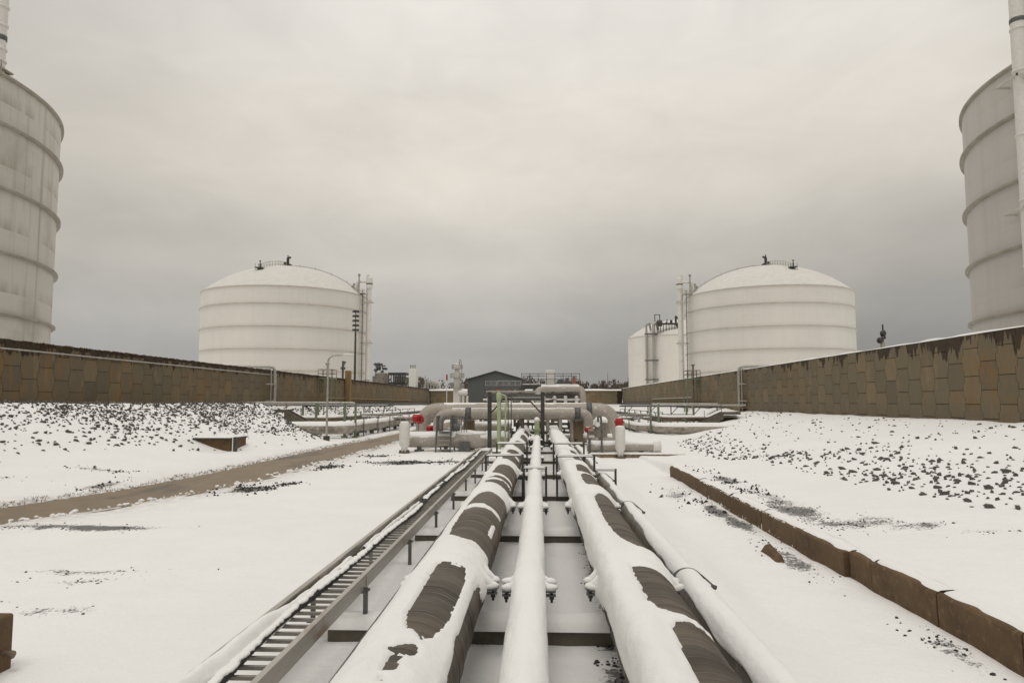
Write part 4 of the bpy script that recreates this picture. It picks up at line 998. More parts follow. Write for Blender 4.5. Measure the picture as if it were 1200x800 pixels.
# white standpipes
def standpipe(x, y, r, h, label):
    T = thing('standpipe', (x, y, 0), label, 'standpipe', 'white capped standpipes')
    b = MB(); b.lathe([(r*.62, .05), (r*.62, .30), (r, .48), (r, h-.16), (r*.93, h-.06), (r*.6, h), (.001, h+.01)], (x, y), 28); b.build('body', WHITE, T)
    b = MB(); b.cyl((x, y, -.1), (x, y, .06), r*1.05, n=20)
    for k in range(8): a = k*math.pi/4; b.cyl((x+r*.86*math.cos(a), y+r*.86*math.sin(a), .06), (x+r*.86*math.cos(a), y+r*.86*math.sin(a), .15), .035, n=6)
    b.build('base_flange', CONC_DARK, T)
    b = MB(); b.blob((x, y, h-.02), r*.9, r*.9, .07, 12, 6, .03); b.build('snow', SNOW, T)
standpipe(-7.92, 43.0, .31, 1.78, 'white standpipe with a snow cap on the left, in front of the thick low pipe')
standpipe(4.36, 39.6, .27, 1.66, 'white standpipe on the right, directly below a bright red valve head')
def red_valve(x, y, z, r, label, tilt=0):
    T = thing('valve_actuator', (x, y, z), label, 'valve actuator', 'red valve actuators')
    b = MB(); b.cyl((x-r*.75, y, z), (x+r*.75, y, z), r*.72, n=14); b.lathe([(.001, x-r*.95), (r*.5, x-r*.9), (r*.72, x-r*.74)], n=14, axis='x', o=(y, z)); b.build('drum', RED, T)
    b = MB()
    ring = [(x+r*.3+tilt*math.sin(t)*.3*r, y-r*.8, z) for t in (0,)]
    pts = [(x+r*.5+r*.62*math.cos(t), y-r*.75, z-r*.2+r*.62*math.sin(t)) for t in np.linspace(0, 2*math.pi, 17)]
    b.tube(pts, r*.2, 6, False)
    for t in (0, 2.1, 4.2): b.bar((x+r*.5, y-r*.75, z-r*.2), (x+r*.5+r*.62*math.cos(t), y-r*.75, z-r*.2+r*.62*math.sin(t)), r*.2)
    b.cyl((x+r*.5, y, z-r*.2), (x+r*.5, y-r*.85, z-r*.2), r*.13, n=8); b.build('handwheel', RED, T)
    b = MB(); b.cyl((x, y, z-r*.6), (x, y, z-r*2.6), r*.30, n=10); b.box(x-r*.6, x+r*.6, y-r*.4, y+r*.4, z-r*2.9, z-r*2.55); b.build('stem', STEEL, T)
    b = MB(); b.blob((x, y, z+r*.70), r*.6, r*.4, r*.12, 8, 5, .1); b.build('snow', SNOW, T)
red_valve(-7.42, 44.6, 1.98, .34, 'large red valve actuator with handwheel behind the left white standpipe')
red_valve(-6.68, 44.9, 1.35, .26, 'small red valve actuator between the two left header elbows')
RV = thing('valve_actuator', (4.38, 40.2, 1.7), 'red valve head standing right above the right white standpipe', 'valve actuator', 'red valve actuators')
b = MB(); b.lathe([(.001, 1.66), (.19, 1.66), (.22, 1.72), (.22, 2.02), (.16, 2.09), (.001, 2.1)], (4.38, 40.2), 16); b.build('drum', RED, RV)
b = MB(); b.cyl((4.38, 40.2, .2), (4.38, 40.2, 1.66), .09, n=10); b.cyl((4.10, 40.2, 1.88), (4.66, 40.2, 1.88), .05, n=8); b.build('stem', DARK_GREY, RV)
b = MB(); b.blob((4.38, 40.2, 2.1), .12, .12, .03, 8, 5, .1); b.build('snow', SNOW, RV)
red_valve(2.95, 44.2, 1.30, .22, 'small red valve handle under the right end of the header pipes')
# concrete piers with saddles
for x, lab in ((-4.32, 'square brown concrete pier carrying the left part of the front header pipe'), (2.38, 'square brown concrete pier carrying the right part of the front header pipe')):
    K = thing('concrete_pier', (x, 45.3, 0), lab, 'pier', 'concrete piers under the header pipe')
    b = MB(); b.bbox(x-.33, x+.33, 44.98, 45.6, -.1, 1.86, .03); b.build('pedestal', CONC_TAN, K)
    b = MB(); b.blob((x-.06, 45.2, 1.86), .30, .28, .07, 10, 6, .06); b.build('snow', SNOW, K)
# slender supports under the headers
for x, y, h, m_, lab in ((-1.0, 44.6, 1.95, RUSTY, 'rusty round prop under the front header, left of the centre'), (1.3, 44.6, 1.95, HEADER, 'tan stub pipe dropping from the front header, right of the centre'), (2.0, 44.8, 1.95, HEADER, 'slim pale drop pipe left of the right concrete pier'), (.55, 47, 1.95, HEADER, 'tan prop under the tall header, behind the centre')):
    b = MB(); b.cyl((x, y, -.1), (x, y, h), .11, n=12); b.cyl((x, y, .25), (x, y, .33), .2, n=12); b.box(x-.2, x+.2, y-.2, y+.2, -.1, .06)
    tag(b.build('pipe_prop', m_, None, (x, y, 0)), lab, 'pipe support')
# rounded snow covered valve bonnet right side
VB = thing('gate_valve', (3.9, 43.6, 0), 'grey valve body with a thick snow hat beside the right header elbow', 'valve')
b = MB(); b.cyl((3.65, 43.4, .9), (3.65, 43.4, 1.75), .38, n=18); b.cyl((3.65, 43.4, 1.5), (3.65, 43.4, 1.6), .47, n=18); b.cyl((3.65, 43.4, -.1), (3.65, 43.4, .9), .14, n=12); b.cyl((2.9, 43.4, 1.2), (3.4, 43.4, 1.2), .2, n=12); b.build('bonnet', JACKET_GREY, VB)
b = MB(); b.blob((3.65, 43.4, 1.88), .42, .42, .24, 14, 9, .05); b.build('snow', SNOW, VB)
PP = thing('gauge_post', (3.55, 40.2, 0), 'dark crooked gauge post left of the right white standpipe', 'post')
b = MB(); b.bar((3.42, 40.2, -.1), (3.42, 40.2, 1.75), .10); b.tube(rounded([(3.42, 40.2, 1.7), (3.38, 40.2, 2.2), (3.22, 40.2, 2.15), (3.25, 40.2, 1.8)], .1), .06, 8); b.build('post', DARK_GREY, PP)
b = MB(); b.cyl((3.2, 40.1, 1.75), (3.2, 40.22, 1.75), .14, n=12); b.build('gauge', WHITE, PP)
b = MB(); b.bar((2.76, 40.3, -.1), (2.76, 40.3, .95), .13); b.box(2.64, 2.88, 40.2, 40.4, .95, 1.0); tag(b.build('stub_post', DARK_GREY, None, (2.76, 40.3, 0)), 'short dark post at the left end of the stone plinth', 'post')
# stile over the thick pipe
ST = thing('stile', (-5.6, 43.6, 0), 'grey steel stile with steps and handrails over the thick low pipe', 'stile')
for s in (-.42, .42):
    b = MB(); x = -5.62+s
    b.bar((x, 42.7, -.05), (x, 43.35, 1.30), .09, .05); b.bar((x, 45.0, 0), (x, 44.65, 1.30), .09, .05)
    b.build('stringer', DARK_GREY, ST)
    b = MB(); b.bar((x, 42.75, .1), (x, 43.2, 2.1), .08); b.bar((x, 43.2, 2.1), (x, 44.7, 2.1), .08); b.bar((x, 44.7, 1.3), (x, 44.7, 2.1), .08); b.bar((x, 43.35, 1.3), (x, 43.35, 2.1), .07); b.bar((x, 44.0, 1.3), (x, 44.0, 2.1), .07); b.bar((x, 42.98, 1.2), (x, 44.7, 1.7), .035)
    b.build('handrail', DARK_GREY, ST)
b = MB()
for k in range(5): b.box(-6.02, -5.22, 42.72+k*.125, 42.94+k*.125, .18+k*.26, .21+k*.26)
b.build('steps', STEEL, ST); b = MB(); b.box(-6.05, -5.2, 43.3, 44.7, 1.30, 1.34); b.build('platform', DARK_GREY, ST)
b = MB()
for k in range(6): b.box(-5.05+k*.15, -5.01+k*.15, 43.3, 43.34, 1.2, 2.05)
b.box(-5.1, -4.2, 43.29, 43.35, 2.05, 2.1); b.build('side_rail', DARK_GREY, ST)
# portal frame with knee braces across the tray and middle pipe
PF = thing('portal_frame', (-1.3, 43, 0), 'dark steel portal frame spanning from the tray to the middle pipe, with knee braces', 'frame')
for x in (-2.9, .22):
    b = MB(); b.box(x-.115, x+.115, 42.9, 42.93, -.1, 3.55); b.box(x-.115, x+.115, 43.12, 43.15, -.1, 3.55); b.box(x-.03, x+.03, 42.93, 43.12, -.1, 3.55); b.build('post', DARK, PF)
b = MB(); b.box(-2.78, .10, 42.92, 43.1, 3.05, 3.42); b.build('beam', DARK_GREY, PF)
b = MB(); b.box(-3.0, .35, 42.95, 43.1, 3.56, 3.64); b.box(-2.4, .1, 42.8, 42.91, 3.2, 3.26); b.build('top_rail', STEEL, PF)
for x, s in ((-2.8, 1), (.1, -1)):
    b = MB(); b.bar((x, 43.02, 2.35), (x+s*.62, 43.02, 3.02), .08); b.build('knee_brace', DARK, PF)
b = MB(); b.box(-2.42, -2.28, 44.0, 44.14, -.1, 3.3); b.build('rear_post', DARK_GREY, PF)
G1 = thing('green_column', (-2.28, 42.2, 0), 'pale green round topped column standing beside the tray end', 'column')
b = MB(); b.cyl((-2.3, 42.2, -.1), (-2.3, 42.2, 3.05), .115, n=16); b.lathe([(.115, 3.05), (.16, 3.12), (.16, 3.42), (.11, 3.52), (.001, 3.55)], (-2.3, 42.2), 16); b.cyl((-2.3, 42.2, -.1), (-2.3, 42.2, .05), .25, n=16); b.build('shaft', GREEN, G1)
b = MB(); b.tube(rounded([(-1.93, 42.2, 0), (-1.93, 42.2, 2.6), (-1.86, 42.2, 2.75), (-1.90, 42.2, 3.3), (-2.2, 42.2, 3.42)], .12), .05, 8); b.build('side_pipe', GREEN, G1)
for x, h, lab in ((-1.78, 3.3, 'thin rust brown conduit riser nearest the pale green column'), (-1.60, 3.5, 'thin dark conduit riser next to the rust brown one')):
    b = MB(); b.cyl((x, 42.4, -.1), (x, 42.4, h), .03, n=8); b.box(x-.05, x+.05, 42.36, 42.5, 1.6, 1.75); tag(b.build('conduit_riser', RUSTY if x < -1.7 else DARK_GREY, None, (x, 42.4, 0)), lab, 'conduit')
# green spool at the end of the middle pipe
GS = thing('pipe_spool', (-.115, 41.7, 0), 'snow capped pale green upright spool at the far end of the middle pipe', 'pipe spool')
b = MB(); b.tube(rounded([(-.115, 41.5, .9), (-.115, 42.1, .9), (-.115, 42.1, 1.9)], .25), .145, 16); b.cyl((-.115, 42.1, 1.35), (-.115, 42.1, 1.45), .2, n=16); b.build('elbow', GREEN, GS)
b = MB(); b.blob((-.115, 42.1, 1.95), .16, .16, .16, 10, 7, .05); b.build('snow', SNOW, GS)
# dark clutter low between the header and the pipes: small manifolds
for i, (x0, x1, y, z, lab) in enumerate(((-1.9, 2.6, 46.0, 1.05, 'dark low manifold bar beneath the front header'), (-1.6, 2.2, 49.2, 1.5, 'dark rust pipe crossing under the tall header'), (-.6, 2.4, 43.6, .55, 'dark low drain line crossing under the pipe ends'))):
    K = thing('manifold', ((x0+x1)/2, y, 0), lab, 'manifold'); b = MB(); b.cyl((x0, y, z), (x1, y, z), .09, n=12)
    for x in np.linspace(x0+.2, x1-.2, 6): b.cyl((x, y, z-.35), (x, y, z+.25), .05, n=8); b.cyl((x, y, z+.2), (x, y, z+.26), .12, n=10); b.box(x-.1, x+.1, y-.1, y+.1, z-.12, z+.12)
    b.build('bar', DARK, K); b = MB()
    for x in (x0+.1, x1-.1): b.bar((x, y+.05, -.1), (x, y+.05, z), .1)
    b.build('support', DARK, K)

# ------------------------------------------------------------------ process rack behind the headers
PR = thing('process_rack', (0, 64, 0), 'crowded steel process rack with a railed top deck behind the header pipes', 'pipe rack')
b = MB()
for x in (-4.6, -1.6, 1.2, 3.6):
    for y in (62, 67): b.box(x-.11, x+.11, y-.11, y+.11, -.1, 4.15)
b.build('columns', DARK_GREY, PR); b = MB()
for z in (2.55, 3.35, 4.12):
    for y in (61.9, 67.1): b.box(-4.8, 3.8, y-.09, y+.09, z, z+.2)
b.build('beams', DARK_GREY, PR)
b = MB(); b.box(-1.5, 3.45, 61.6, 67.4, 4.32, 4.42); b.build('deck', DARK, PR); b = MB()
for x in np.arange(-1.45, 3.5, .7): b.bar((x, 61.6, 4.4), (x, 61.6, 5.35), .05); b.bar((x, 67.3, 4.4), (x, 67.3, 5.35), .05)
for y in (61.6, 67.3):
    for z in (4.85, 5.33): b.bar((-1.45, y, z), (3.45, y, z), .05)
b.build('railing', DARK_GREY, PR)
b = MB(); b.bbox(.55, 1.4, 62, 62.6, 4.45, 5.65, .05); b.build('cabinet', WHITE, PR)
for k in range(4):
    b = MB(); x = [-1.0, 1.9, 2.4, 3.0][k]; b.cyl((x, 62.4, 4.4), (x, 62.4, 4.75+.12*k), .14, n=10); b.cyl((x-.2, 62.4, 4.7), (x+.2, 62.4, 4.7), .1, n=8); b.build('valve', DARK_GREY if k != 3 else ORANGE, PR)
for k, (z, r, m_, y) in enumerate(((2.85, .16, RUSTY, 62.0), (3.75, .13, STEEL, 62.2), (2.85, .2, HEADER, 64.5), (3.7, .17, RUSTY, 65), (3.15, .10, WHITE, 61.7))):
    b = MB(); b.cyl((-4.7, y, z), (3.9, y, z), r, n=12)
    for x in (-3.7, -2.2, -.6, .4, 2.4): b.cyl((x-.07+.2*k, y, z), (x+.07+.2*k, y, z), r*1.7, n=12)
    b.build('rack_pipe', m_, PR)
b = MB()
for k in range(9): x = -4.2+k*.92; b.cyl((x, 61.5, 2.75), (x, 61.5, 3.3), .15, n=10); b.blob((x, 61.5, 3.36), .16, .16, .12, 8, 5, .1)
b.build('small_vessels', WHITE, PR)
snow_pad(PR, -1.5, 3.45, 61.6, 67.4, 4.42, .05, 371, 30, 12, 0)
b = MB(); b.tube(rounded([(-.05, 59.6, 3.0), (-.05, 60.2, 3.9), (.3, 60.2, 4.05), (3.55, 60.2, 4.05), (3.75, 60.2, 1.9)], .35), .25, 16)
for q in range(60):
    x = RNG.uniform(-4.6, 3.8); y = RNG.uniform(61.2, 66); z = RNG.choice((.6, 1.4, 2.2, 2.75, 3.3, 3.9)); L_ = RNG.uniform(.3, 1.4); m_ = (RUSTY, RUSTY, DARK_GREY, DARK, STEEL, WHITE, ORANGE)[RNG.integers(0, 7)]; r_ = RNG.uniform(.04, .13)
    c_ = MB()
    if RNG.random() < .5: c_.cyl((x, y, z-L_*.5), (x, y, min(z+L_*.5, 4.2)), r_, n=8); c_.cyl((x, y, z), (x, y, z+.14), r_*2.3, n=8)
    else: c_.cyl((x-L_*.6, y, z), (x+L_*.6, y, z), r_, n=8); c_.cyl((x, y, z), (x, y, z+.4), r_*.8, n=8); c_.cyl((x, y, z+.36), (x, y, z+.42), r_*2.5, n=10)
    c_.build('fitting', m_, PR)
UE = b.build('arched_pipe', HEADER, None, (1.8, 60.2, 2)); tag(UE, 'arched tan pipe looping over the right half of the process rack', 'pipe')
snow_on_x(UE, .2, 3.4, 60.2, 4.05, .25, .04, 377, 50)
RC = thing('vessel', (2.2, 70, 0), 'horizontal rust brown vessel on saddles behind the process rack', 'vessel')
b = MB(); b.lathe([(.001, -.9), (.5, -.75), (.75, -.35), (.75, 4.2), (.5, 4.6), (.001, 4.75)], n=20, axis='x', o=(70, 2.7)); b.build('drum', RUSTY, RC); b = MB(); b.box(.0, .4, 69.5, 70.5, 0, 2.2); b.box(3.2, 3.6, 69.5, 70.5, 0, 2.2); b.build('saddle', DARK_GREY, RC)
for i in range(3):
    x = (-5.6, -4.9, -6.6)[i]; K = thing('pump_skid', (x, 56+i, 0), ('small grey pump skid left of the process rack', 'white boxed pump skid beside the grey one', 'dark pump skid nearest the left header elbow')[i], 'pump')
    b = MB(); b.box(x-.4, x+.4, 55.6+i, 56.6+i, -.1, .5); b.build('base', DARK_GREY, K); b = MB(); b.cyl((x-.35, 56.1+i, .95), (x+.35, 56.1+i, .95), .32, n=14); b.cyl((x, 56.1+i, 1.2), (x, 56.1+i, 1.7), .14, n=10); b.build('motor', (STEEL, WHITE, DARK_GREY)[i], K)

# ------------------------------------------------------------------ grey gabled building
GB = thing('gabled_building', (-8.3, 146, 0), 'dark grey gabled steel building with a band of windows behind the pipes', 'building')
x0, x1, y0, y1, ze, za = -13.7, -2.9, 140, 154, 7.1, 8.65; xm = (x0+x1)/2
b = MB(); b.add([(x0,y0,0),(x1,y0,0),(x1,y0,ze),(xm,y0,za),(x0,y0,ze),(x0,y1,0),(x1,y1,0),(x1,y1,ze),(xm,y1,za),(x0,y1,ze)], [(0,1,2,3,4),(9,8,7,6,5),(0,4,9,5),(1,6,7,2)])
b.build('wall', BLD, GB)
b = MB()
for a, c in (((x0-.35, ze-.08), (xm, za+.03)), ((xm, za+.03), (x1+.35, ze-.08))):
    b.add([(a[0],y0-.35,a[1]),(c[0],y0-.35,c[1]),(c[0],y1+.3,c[1]),(a[0],y1+.3,a[1]),(a[0],y0-.35,a[1]+.22),(c[0],y0-.35,c[1]+.22),(c[0],y1+.3,c[1]+.22),(a[0],y1+.3,a[1]+.22)], [(3,2,1,0),(4,5,6,7),(0,1,5,4),(1,2,6,5),(2,3,7,6),(3,0,4,7)])
b.build('roof', BLD_D, GB)
for k in range(3):
    a = -10.3+k*2.35; b = MB(); b.box(a, a+2.2, y0-.10, y0-.003, 5.3, 7.0) if k != 0 else b.box(a, a+2.2, y0-.10, y0-.003, 5.3, 6.95); wnd = b.build('window', STEEL, GB)
    b = MB()
    for i in range(2):
        for j in range(2): b.box(a+.1+i*1.03, a+1.06+i*1.03, y0-.13, y0-.103, 5.4+j*.77, 6.1+j*.77)
    b.build('pane', GLASS, wnd)
b = MB(); b.box(-11.9, -10.9, y0-.08, y0-.003, 0, 2.2); b.build('door', WHITE, GB)
b = MB()
for z in (4.9,): b.box(-10.6, -2.9, y0-.06, y0-.003, z, z+.18)
b.build('trim', STEEL, GB)

# white column tower
CTW = thing('column_tower', (-14.6, 130, 0), 'white process column with ringed platforms left of the grey building', 'tower')
b = MB(); b.lathe([(.68, 0), (.68, 5.3), (.60, 5.6), (.60, 8.0), (.42, 8.4), (.42, 9.5), (.2, 9.8), (.001, 9.85)], (-14.6, 130), 24); b.build('shell', WHITE, CTW)
for z, r in ((5.35, 1.25), (7.2, 1.25), (8.75, .95)):
    b = MB(); b.cyl((-14.6, 130, z), (-14.6, 130, z+.12), r, n=20)
    for k in range(12): a = k*math.pi/6; b.bar((-14.6+r*math.cos(a), 130+r*math.sin(a), z), (-14.6+r*math.cos(a), 130+r*math.sin(a), z+.75), .06)
    for zz in (.4, .75): b.tube([(-14.6+r*math.cos(a), 130+r*math.sin(a), z+zz) for a in np.linspace(0, 2*math.pi, 21)], .05, 5, False)
    b.build('platform', STEEL, CTW)
b = MB(); b.bar((-13.75, 129.6, 0), (-13.75, 129.6, 8.8), .12); b.cyl((-14.2, 129.6, 9.6), (-14.0, 129.6, 10.5), .12, n=8); b.bar((-13.85, 129.8, 8.9), (-13.85, 129.8, 10.2), .1); b.build('ladder', STEEL, CTW)
V2 = thing('vessel', (-13.4, 128.5, 0), 'small white horizontal vessel on legs at the foot of the white column', 'vessel')
b = MB(); b.lathe([(.001, -14.3), (.35, -14.15), (.46, -13.9), (.46, -12.8), (.35, -12.6), (.001, -12.5)], n=18, axis='x', o=(128.2, 4.5)); b.build('drum', WHITE, V2)
b = MB()
for x in (-14.1, -13.3, -12.6): b.cyl((x, 128.2, 0), (x, 128.2, 4.0), .2, n=10)
b.build('legs', WHITE, V2)
FP = thing('marker_pole', (-19.6, 155, 2), 'thin pole with a red top left of the white column', 'pole')
b = MB(); b.cyl((-19.6, 155, 0), (-19.6, 155, 7.5), .09, n=8); b.build('shaft', WHITE, FP); b = MB(); b.cyl((-19.6, 155, 7.5), (-19.6, 155, 8.7), .17, n=8); b.build('top', RED, FP)
b = MB(); b.cyl((22.6, 240, 2), (22.6, 240, 12.3), .13, .07, n=8); tag(b.build('mast', DARK_GREY, None, (22.6, 240, 2)), 'thin dark mast above the far end of the right wall', 'mast')

# ------------------------------------------------------------------ plant behind the left wall
U1 = thing('process_unit', (-35, 162, 2), 'beige process unit with dark machinery piled on its top, behind the left wall', 'process unit')
b = MB(); b.bbox(-36.3, -34.0, 160, 164, 2, 9.3, .1); b.bbox(-36.9, -36.32, 160.4, 163, 2, 8.6, .1); b.build('housing', JACKET_GREY, U1)
b = MB()
for k in range(14): b.blob((-35.2+RNG.normal(0, .65), 161, 9.4+RNG.random()*1.9), .25+.25*RNG.random(), .5, .25+.2*RNG.random(), 7, 5, .3)
b.bar((-36.2, 160.6, 9.3), (-35.8, 160.6, 11.2), .2); b.bar((-34.5, 160.6, 9.3), (-34.8, 160.6, 11.4), .2); b.bar((-36.2, 160.6, 10.6), (-34, 160.6, 10.9), .25); b.build('machinery', DARK_GREY, U1)
U2 = thing('steel_cabin', (-33.2, 172, 2), 'dark open sided steel cabin with a flat roof behind the left wall', 'cabin')
b = MB(); b.box(-35.4, -31.2, 170, 174, 9.2, 9.75); b.box(-35.2, -31.4, 170.1, 174, 6.9, 7.5); b.box(-35.2, -31.4, 170.1, 174, 4, 5.9); b.build('roof_and_floors', BLD_D, U2)
b = MB()
for x in np.arange(-35.2, -31.2, .55): b.bar((x, 170.1, 5.5), (x, 170.1, 9.3), .18)
b.build('posts', BLD_D, U2); b = MB(); b.box(-34.8, -31.8, 173.5, 173.8, 5.9, 9.1); b.build('back_wall', STEEL, U2)
U3 = thing('white_shed', (-33.1, 192, 2), 'tall narrow white shed with small vents on top, behind the left wall', 'shed')
b = MB(); b.bbox(-34.2, -32.3, 191, 194, 2, 11.6, .1); b.build('wall', WHITE, U3); b = MB()
for x in (-33.9, -33.3, -32.7): b.cyl((x, 191.6, 11.6), (x, 191.6, 12.5), .16, n=8); b.cyl((x, 191.6, 12.3), (x, 191.6, 12.55), .28, n=8)
b.build('vent', STEEL, U3)
U4 = thing('equipment_bay', (-30.5, 208, 2), 'pale framed equipment bay with dark openings right of the white shed', 'equipment bay')
b = MB(); b.box(-32.6, -28.6, 209, 212, 2, 8.8); b.build('back_wall', WHITE, U4); b = MB()
for i, x in enumerate(np.arange(-32.6, -28.4, .8)): b.bar((x, 208.6, 2), (x, 208.6, 10.3-i*.55), .3)
for z in (5.2, 6.6, 8.0): b.box(-32.6, -28.7, 208.5, 208.7, z, z+.16)
b.build('frame', STEEL, U4); b = MB()
for i in range(4): b.box(-32.3+i*.8, -31.9+i*.8, 208.75, 208.95, 5.5, 8.4-.4*i)
b.build('opening', DARK_GREY, U4)
U5 = thing('rail_platform', (-35.4, 150, 2), 'small railed platform of thin posts behind the left wall under the tank', 'platform')
# floodlight pole
FL = thing('floodlight_pole', (-34.6, 136, 2), 'tall dark pole with stacked tiers of floodlights behind the left wall', 'floodlight pole')
b = MB(); b.cyl((-34.6, 136, 1), (-34.6, 136, 16.0), .26, .17, n=10); b.cyl((-34.6, 136, 16), (-34.6, 136, 20.2), .09, n=8); b.build('pole', DARK, FL)
for k in range(5):
    z = 16.2+k*.88; b = MB(); b.cyl((-34.6, 136, z+.35), (-34.6, 136, z+.42), .62, n=12)
    for a in np.linspace(0, 2*math.pi, 7)[:-1]: b.cyl((-34.6+.5*math.cos(a), 136+.5*math.sin(a), z+.05), (-34.6+.5*math.cos(a), 136+.5*math.sin(a), z+.35), .17, n=8)
    b.build('floodlight_tier', DARK_GREY, FL)
for o in (U5,):
    b = MB()
    for x in np.arange(-36, -34.6, .35): b.bar((x, 149, 2), (x, 149, 7.4), .08)
    for z in (6.9, 7.4): b.bar((-36, 149, z), (-34.7, 149, z), .08)
    b.build('posts', DARK_GREY, o); b = MB(); b.box(-36, -34.7, 149, 151, 6.2, 6.35); b.build('deck', DARK_GREY, o)
# street lamp by the road
SLM = thing('street_lamp', (-15.95, 54.6, 0), 'single curved arm street lamp on a round foot beside the road', 'street lamp')
gz0 = gz(-15.95, 54.6)
b = MB(); b.tube(rounded([(-15.95, 54.6, -.2), (-15.95, 54.6, 6.45), (-14.75, 54.6, 6.5)], 1.0, 10), [.085]+[.075]*5+[.06]*6+[.05], 12); b.build('pole', STEEL, SLM)
b = MB(); b.cyl((-15.95, 54.6, -.3), (-15.95, 54.6, max(gz0, 0)+.32), .24, n=14); b.build('foot', DARK, SLM)
b = MB(); b.tube([(-14.8, 54.6, 6.5), (-14.5, 54.6, 6.52), (-14.0, 54.6, 6.47)], [.06, .13, .08], 10); b.build('lamp_head', WHITE, SLM)
# mast right
MR = thing('equipment_mast', (30.2, 65, 2), 'short pale mast with dark fittings standing behind the right wall', 'mast')
b = MB(); b.cyl((30.2, 65, 1), (30.2, 65, 8.2), .16, n=10); b.bar((30.0, 65, 6.4), (30.05, 65, 8.2), .07); b.bar((30.4, 65, 6.4), (30.35, 65, 8.2), .07); b.build('pole', STEEL, MR)
b = MB(); b.blob((30.05, 65, 8.35), .33, .28, .28, 8, 6, .2); b.blob((30.3, 65, 8.95), .26, .25, .3, 8, 6, .2); b.cyl((30.28, 65, 9.1), (30.28, 65, 9.75), .07, n=8); b.bar((29.75, 65, 8.25), (30.5, 65, 8.6), .16); b.build('fittings', DARK, MR)

# ------------------------------------------------------------------ pipes over the walls, green platforms, side racks (mirrored pair)
def goose(x, s, y, label):
    T = thing('over_wall_pipe', (x, y, 2), label, 'pipe', 'pipes looping over the walls')
    b = MB(); b.tube(rounded([(x, y, 1.6), (x, y, 7.0), (x+s*6.5, y-.3, 7.0), (x+s*7.2, y-.3, 5)], .55), .17, 14); b.build('pipe', STEEL, T)
    b = MB(); b.tube(rounded([(x-s*.0, y-1.1, 1.6), (x, y-1.1, 6.75), (x+s*6.0, y-1.2, 6.75)], .35), .075, 10); b.tube([(x, y+.55, 1.8), (x, y+.55, 6.2)], .05, 8); b.build('side_pipe', STEEL, T)
    b = MB()
    for z in (3.0, 4.9): b.box(x-.1, x+.1, y-2.6, y+.2, z, z+.12)
    b.build('bracket', STEEL, T); b = MB(); b.box(x-.5, x+.5, y-1.5, y+1, 2.2, 2.35); b.build('foot_plate', CONC_TAN, T)
    return T
goose(-30.55, -1, 83.3, 'pair of grey pipes bending over the left wall'); goose(22.95, 1, 84.5, 'pair of grey pipes bending over the right wall')
def platform(x, s, y, label, rail_m):
    T = thing('access_platform', (x, y, 0), label, 'platform', 'green access platforms on the walls')
    b = MB(); b.box(x-1.0, x+1.0, y-1.3, y+1.3, 6.15, 6.35); b.build('deck', GREEN_D, T)
    for px in (-.95, .95):
        for py in (-1.2, 1.2): b = MB(); b.box(x+px-.06, x+px+.06, y+py-.06, y+py+.06, 0, 6.15); b.build('leg', GREEN_D, T)
    b = MB()
    for px in (-.95, -.3, .35, .95):
        for py in (-1.25, 1.25): b.bar((x+px, y+py, 6.3), (x+px, y+py, 7.5), .06)
    for z in (6.9, 7.48):
        for py in (-1.25, 1.25): b.bar((x-.95, y+py, z), (x+.95, y+py, z), .06)
        for px in (-.95, .95): b.bar((x+px, y-1.25, z), (x+px, y+1.25, z), .06)
    b.build('railing', rail_m, T)
    b = MB(); b.cyl((x+.1, y-.4, 1), (x+.1, y-.4, 8.3), .12, n=10); b.cyl((x+.1, y-.4, 8.2), (x+.1, y-.4, 8.35), .3, n=10); b.build('riser', RUSTY, T)
    b = MB(); b.bar((x+.95, y-1.25, 3.9), (x-.9, y-1.25, 6.1), .07); b.build('brace', GREEN_D, T)
    return T
platform(-30.0, -1, 102.5, 'green legged access platform at the top of the left wall', RUSTY); platform(22.4, 1, 107.6, 'green legged access platform at the top of the right wall', RUSTY)
# valve post beside the left platform
b = MB(); b.cyl((-32, 118, 2), (-32, 118, 9.6), .18, n=8); b.bar((-32, 118, 8.8), (-31.6, 118, 9.5), .25); b.cyl((-32, 118, 8.2), (-32, 118, 8.6), .4, n=8); tag(b.build('relief_stack', DARK_GREY, None, (-32, 118, 2)), 'dark relief stack just right of the left green platform', 'stack')
def side_snow(parent, pts, r, t, seed):
    """snow ridge on a pipe running roughly along Y (world path)"""
    P = [Vector(p) for p in pts]; V = []
    k = 9
    for i, p in enumerate(P):
        d = (P[min(i+1, len(P)-1)]-P[max(i-1, 0)]); d.z = 0; d.normalize(); sd_ = Vector((d.y, -d.x, 0))
        row = []
        for j in range(k):
            ph = R(lerp(-72, 72, j/(k-1))); e = 1 if 0 < j < k-1 else 0
            rr = r+(t*(.6+.8*float(vnoise(i*.45, j*.3+seed, seed)))*e if e else -.02)
            row.append(p+sd_*rr*math.sin(ph)+Vector((0, 0, rr*math.cos(ph))))
        V.append([tuple(q) for q in row])
    V = np.array(V); return grid_mesh('snow', V[..., 0], V[..., 1], V[..., 2], SNOW, parent)
def dens(pts, st=.5):
    o = []
    for a, c in zip(pts[:-1], pts[1:]):
        a = Vector(a); c = Vector(c); n = max(1, int((c-a).length/st))
        for i in range(n): o.append(a.lerp(c, i/n))
    o.append(Vector(pts[-1])); return o
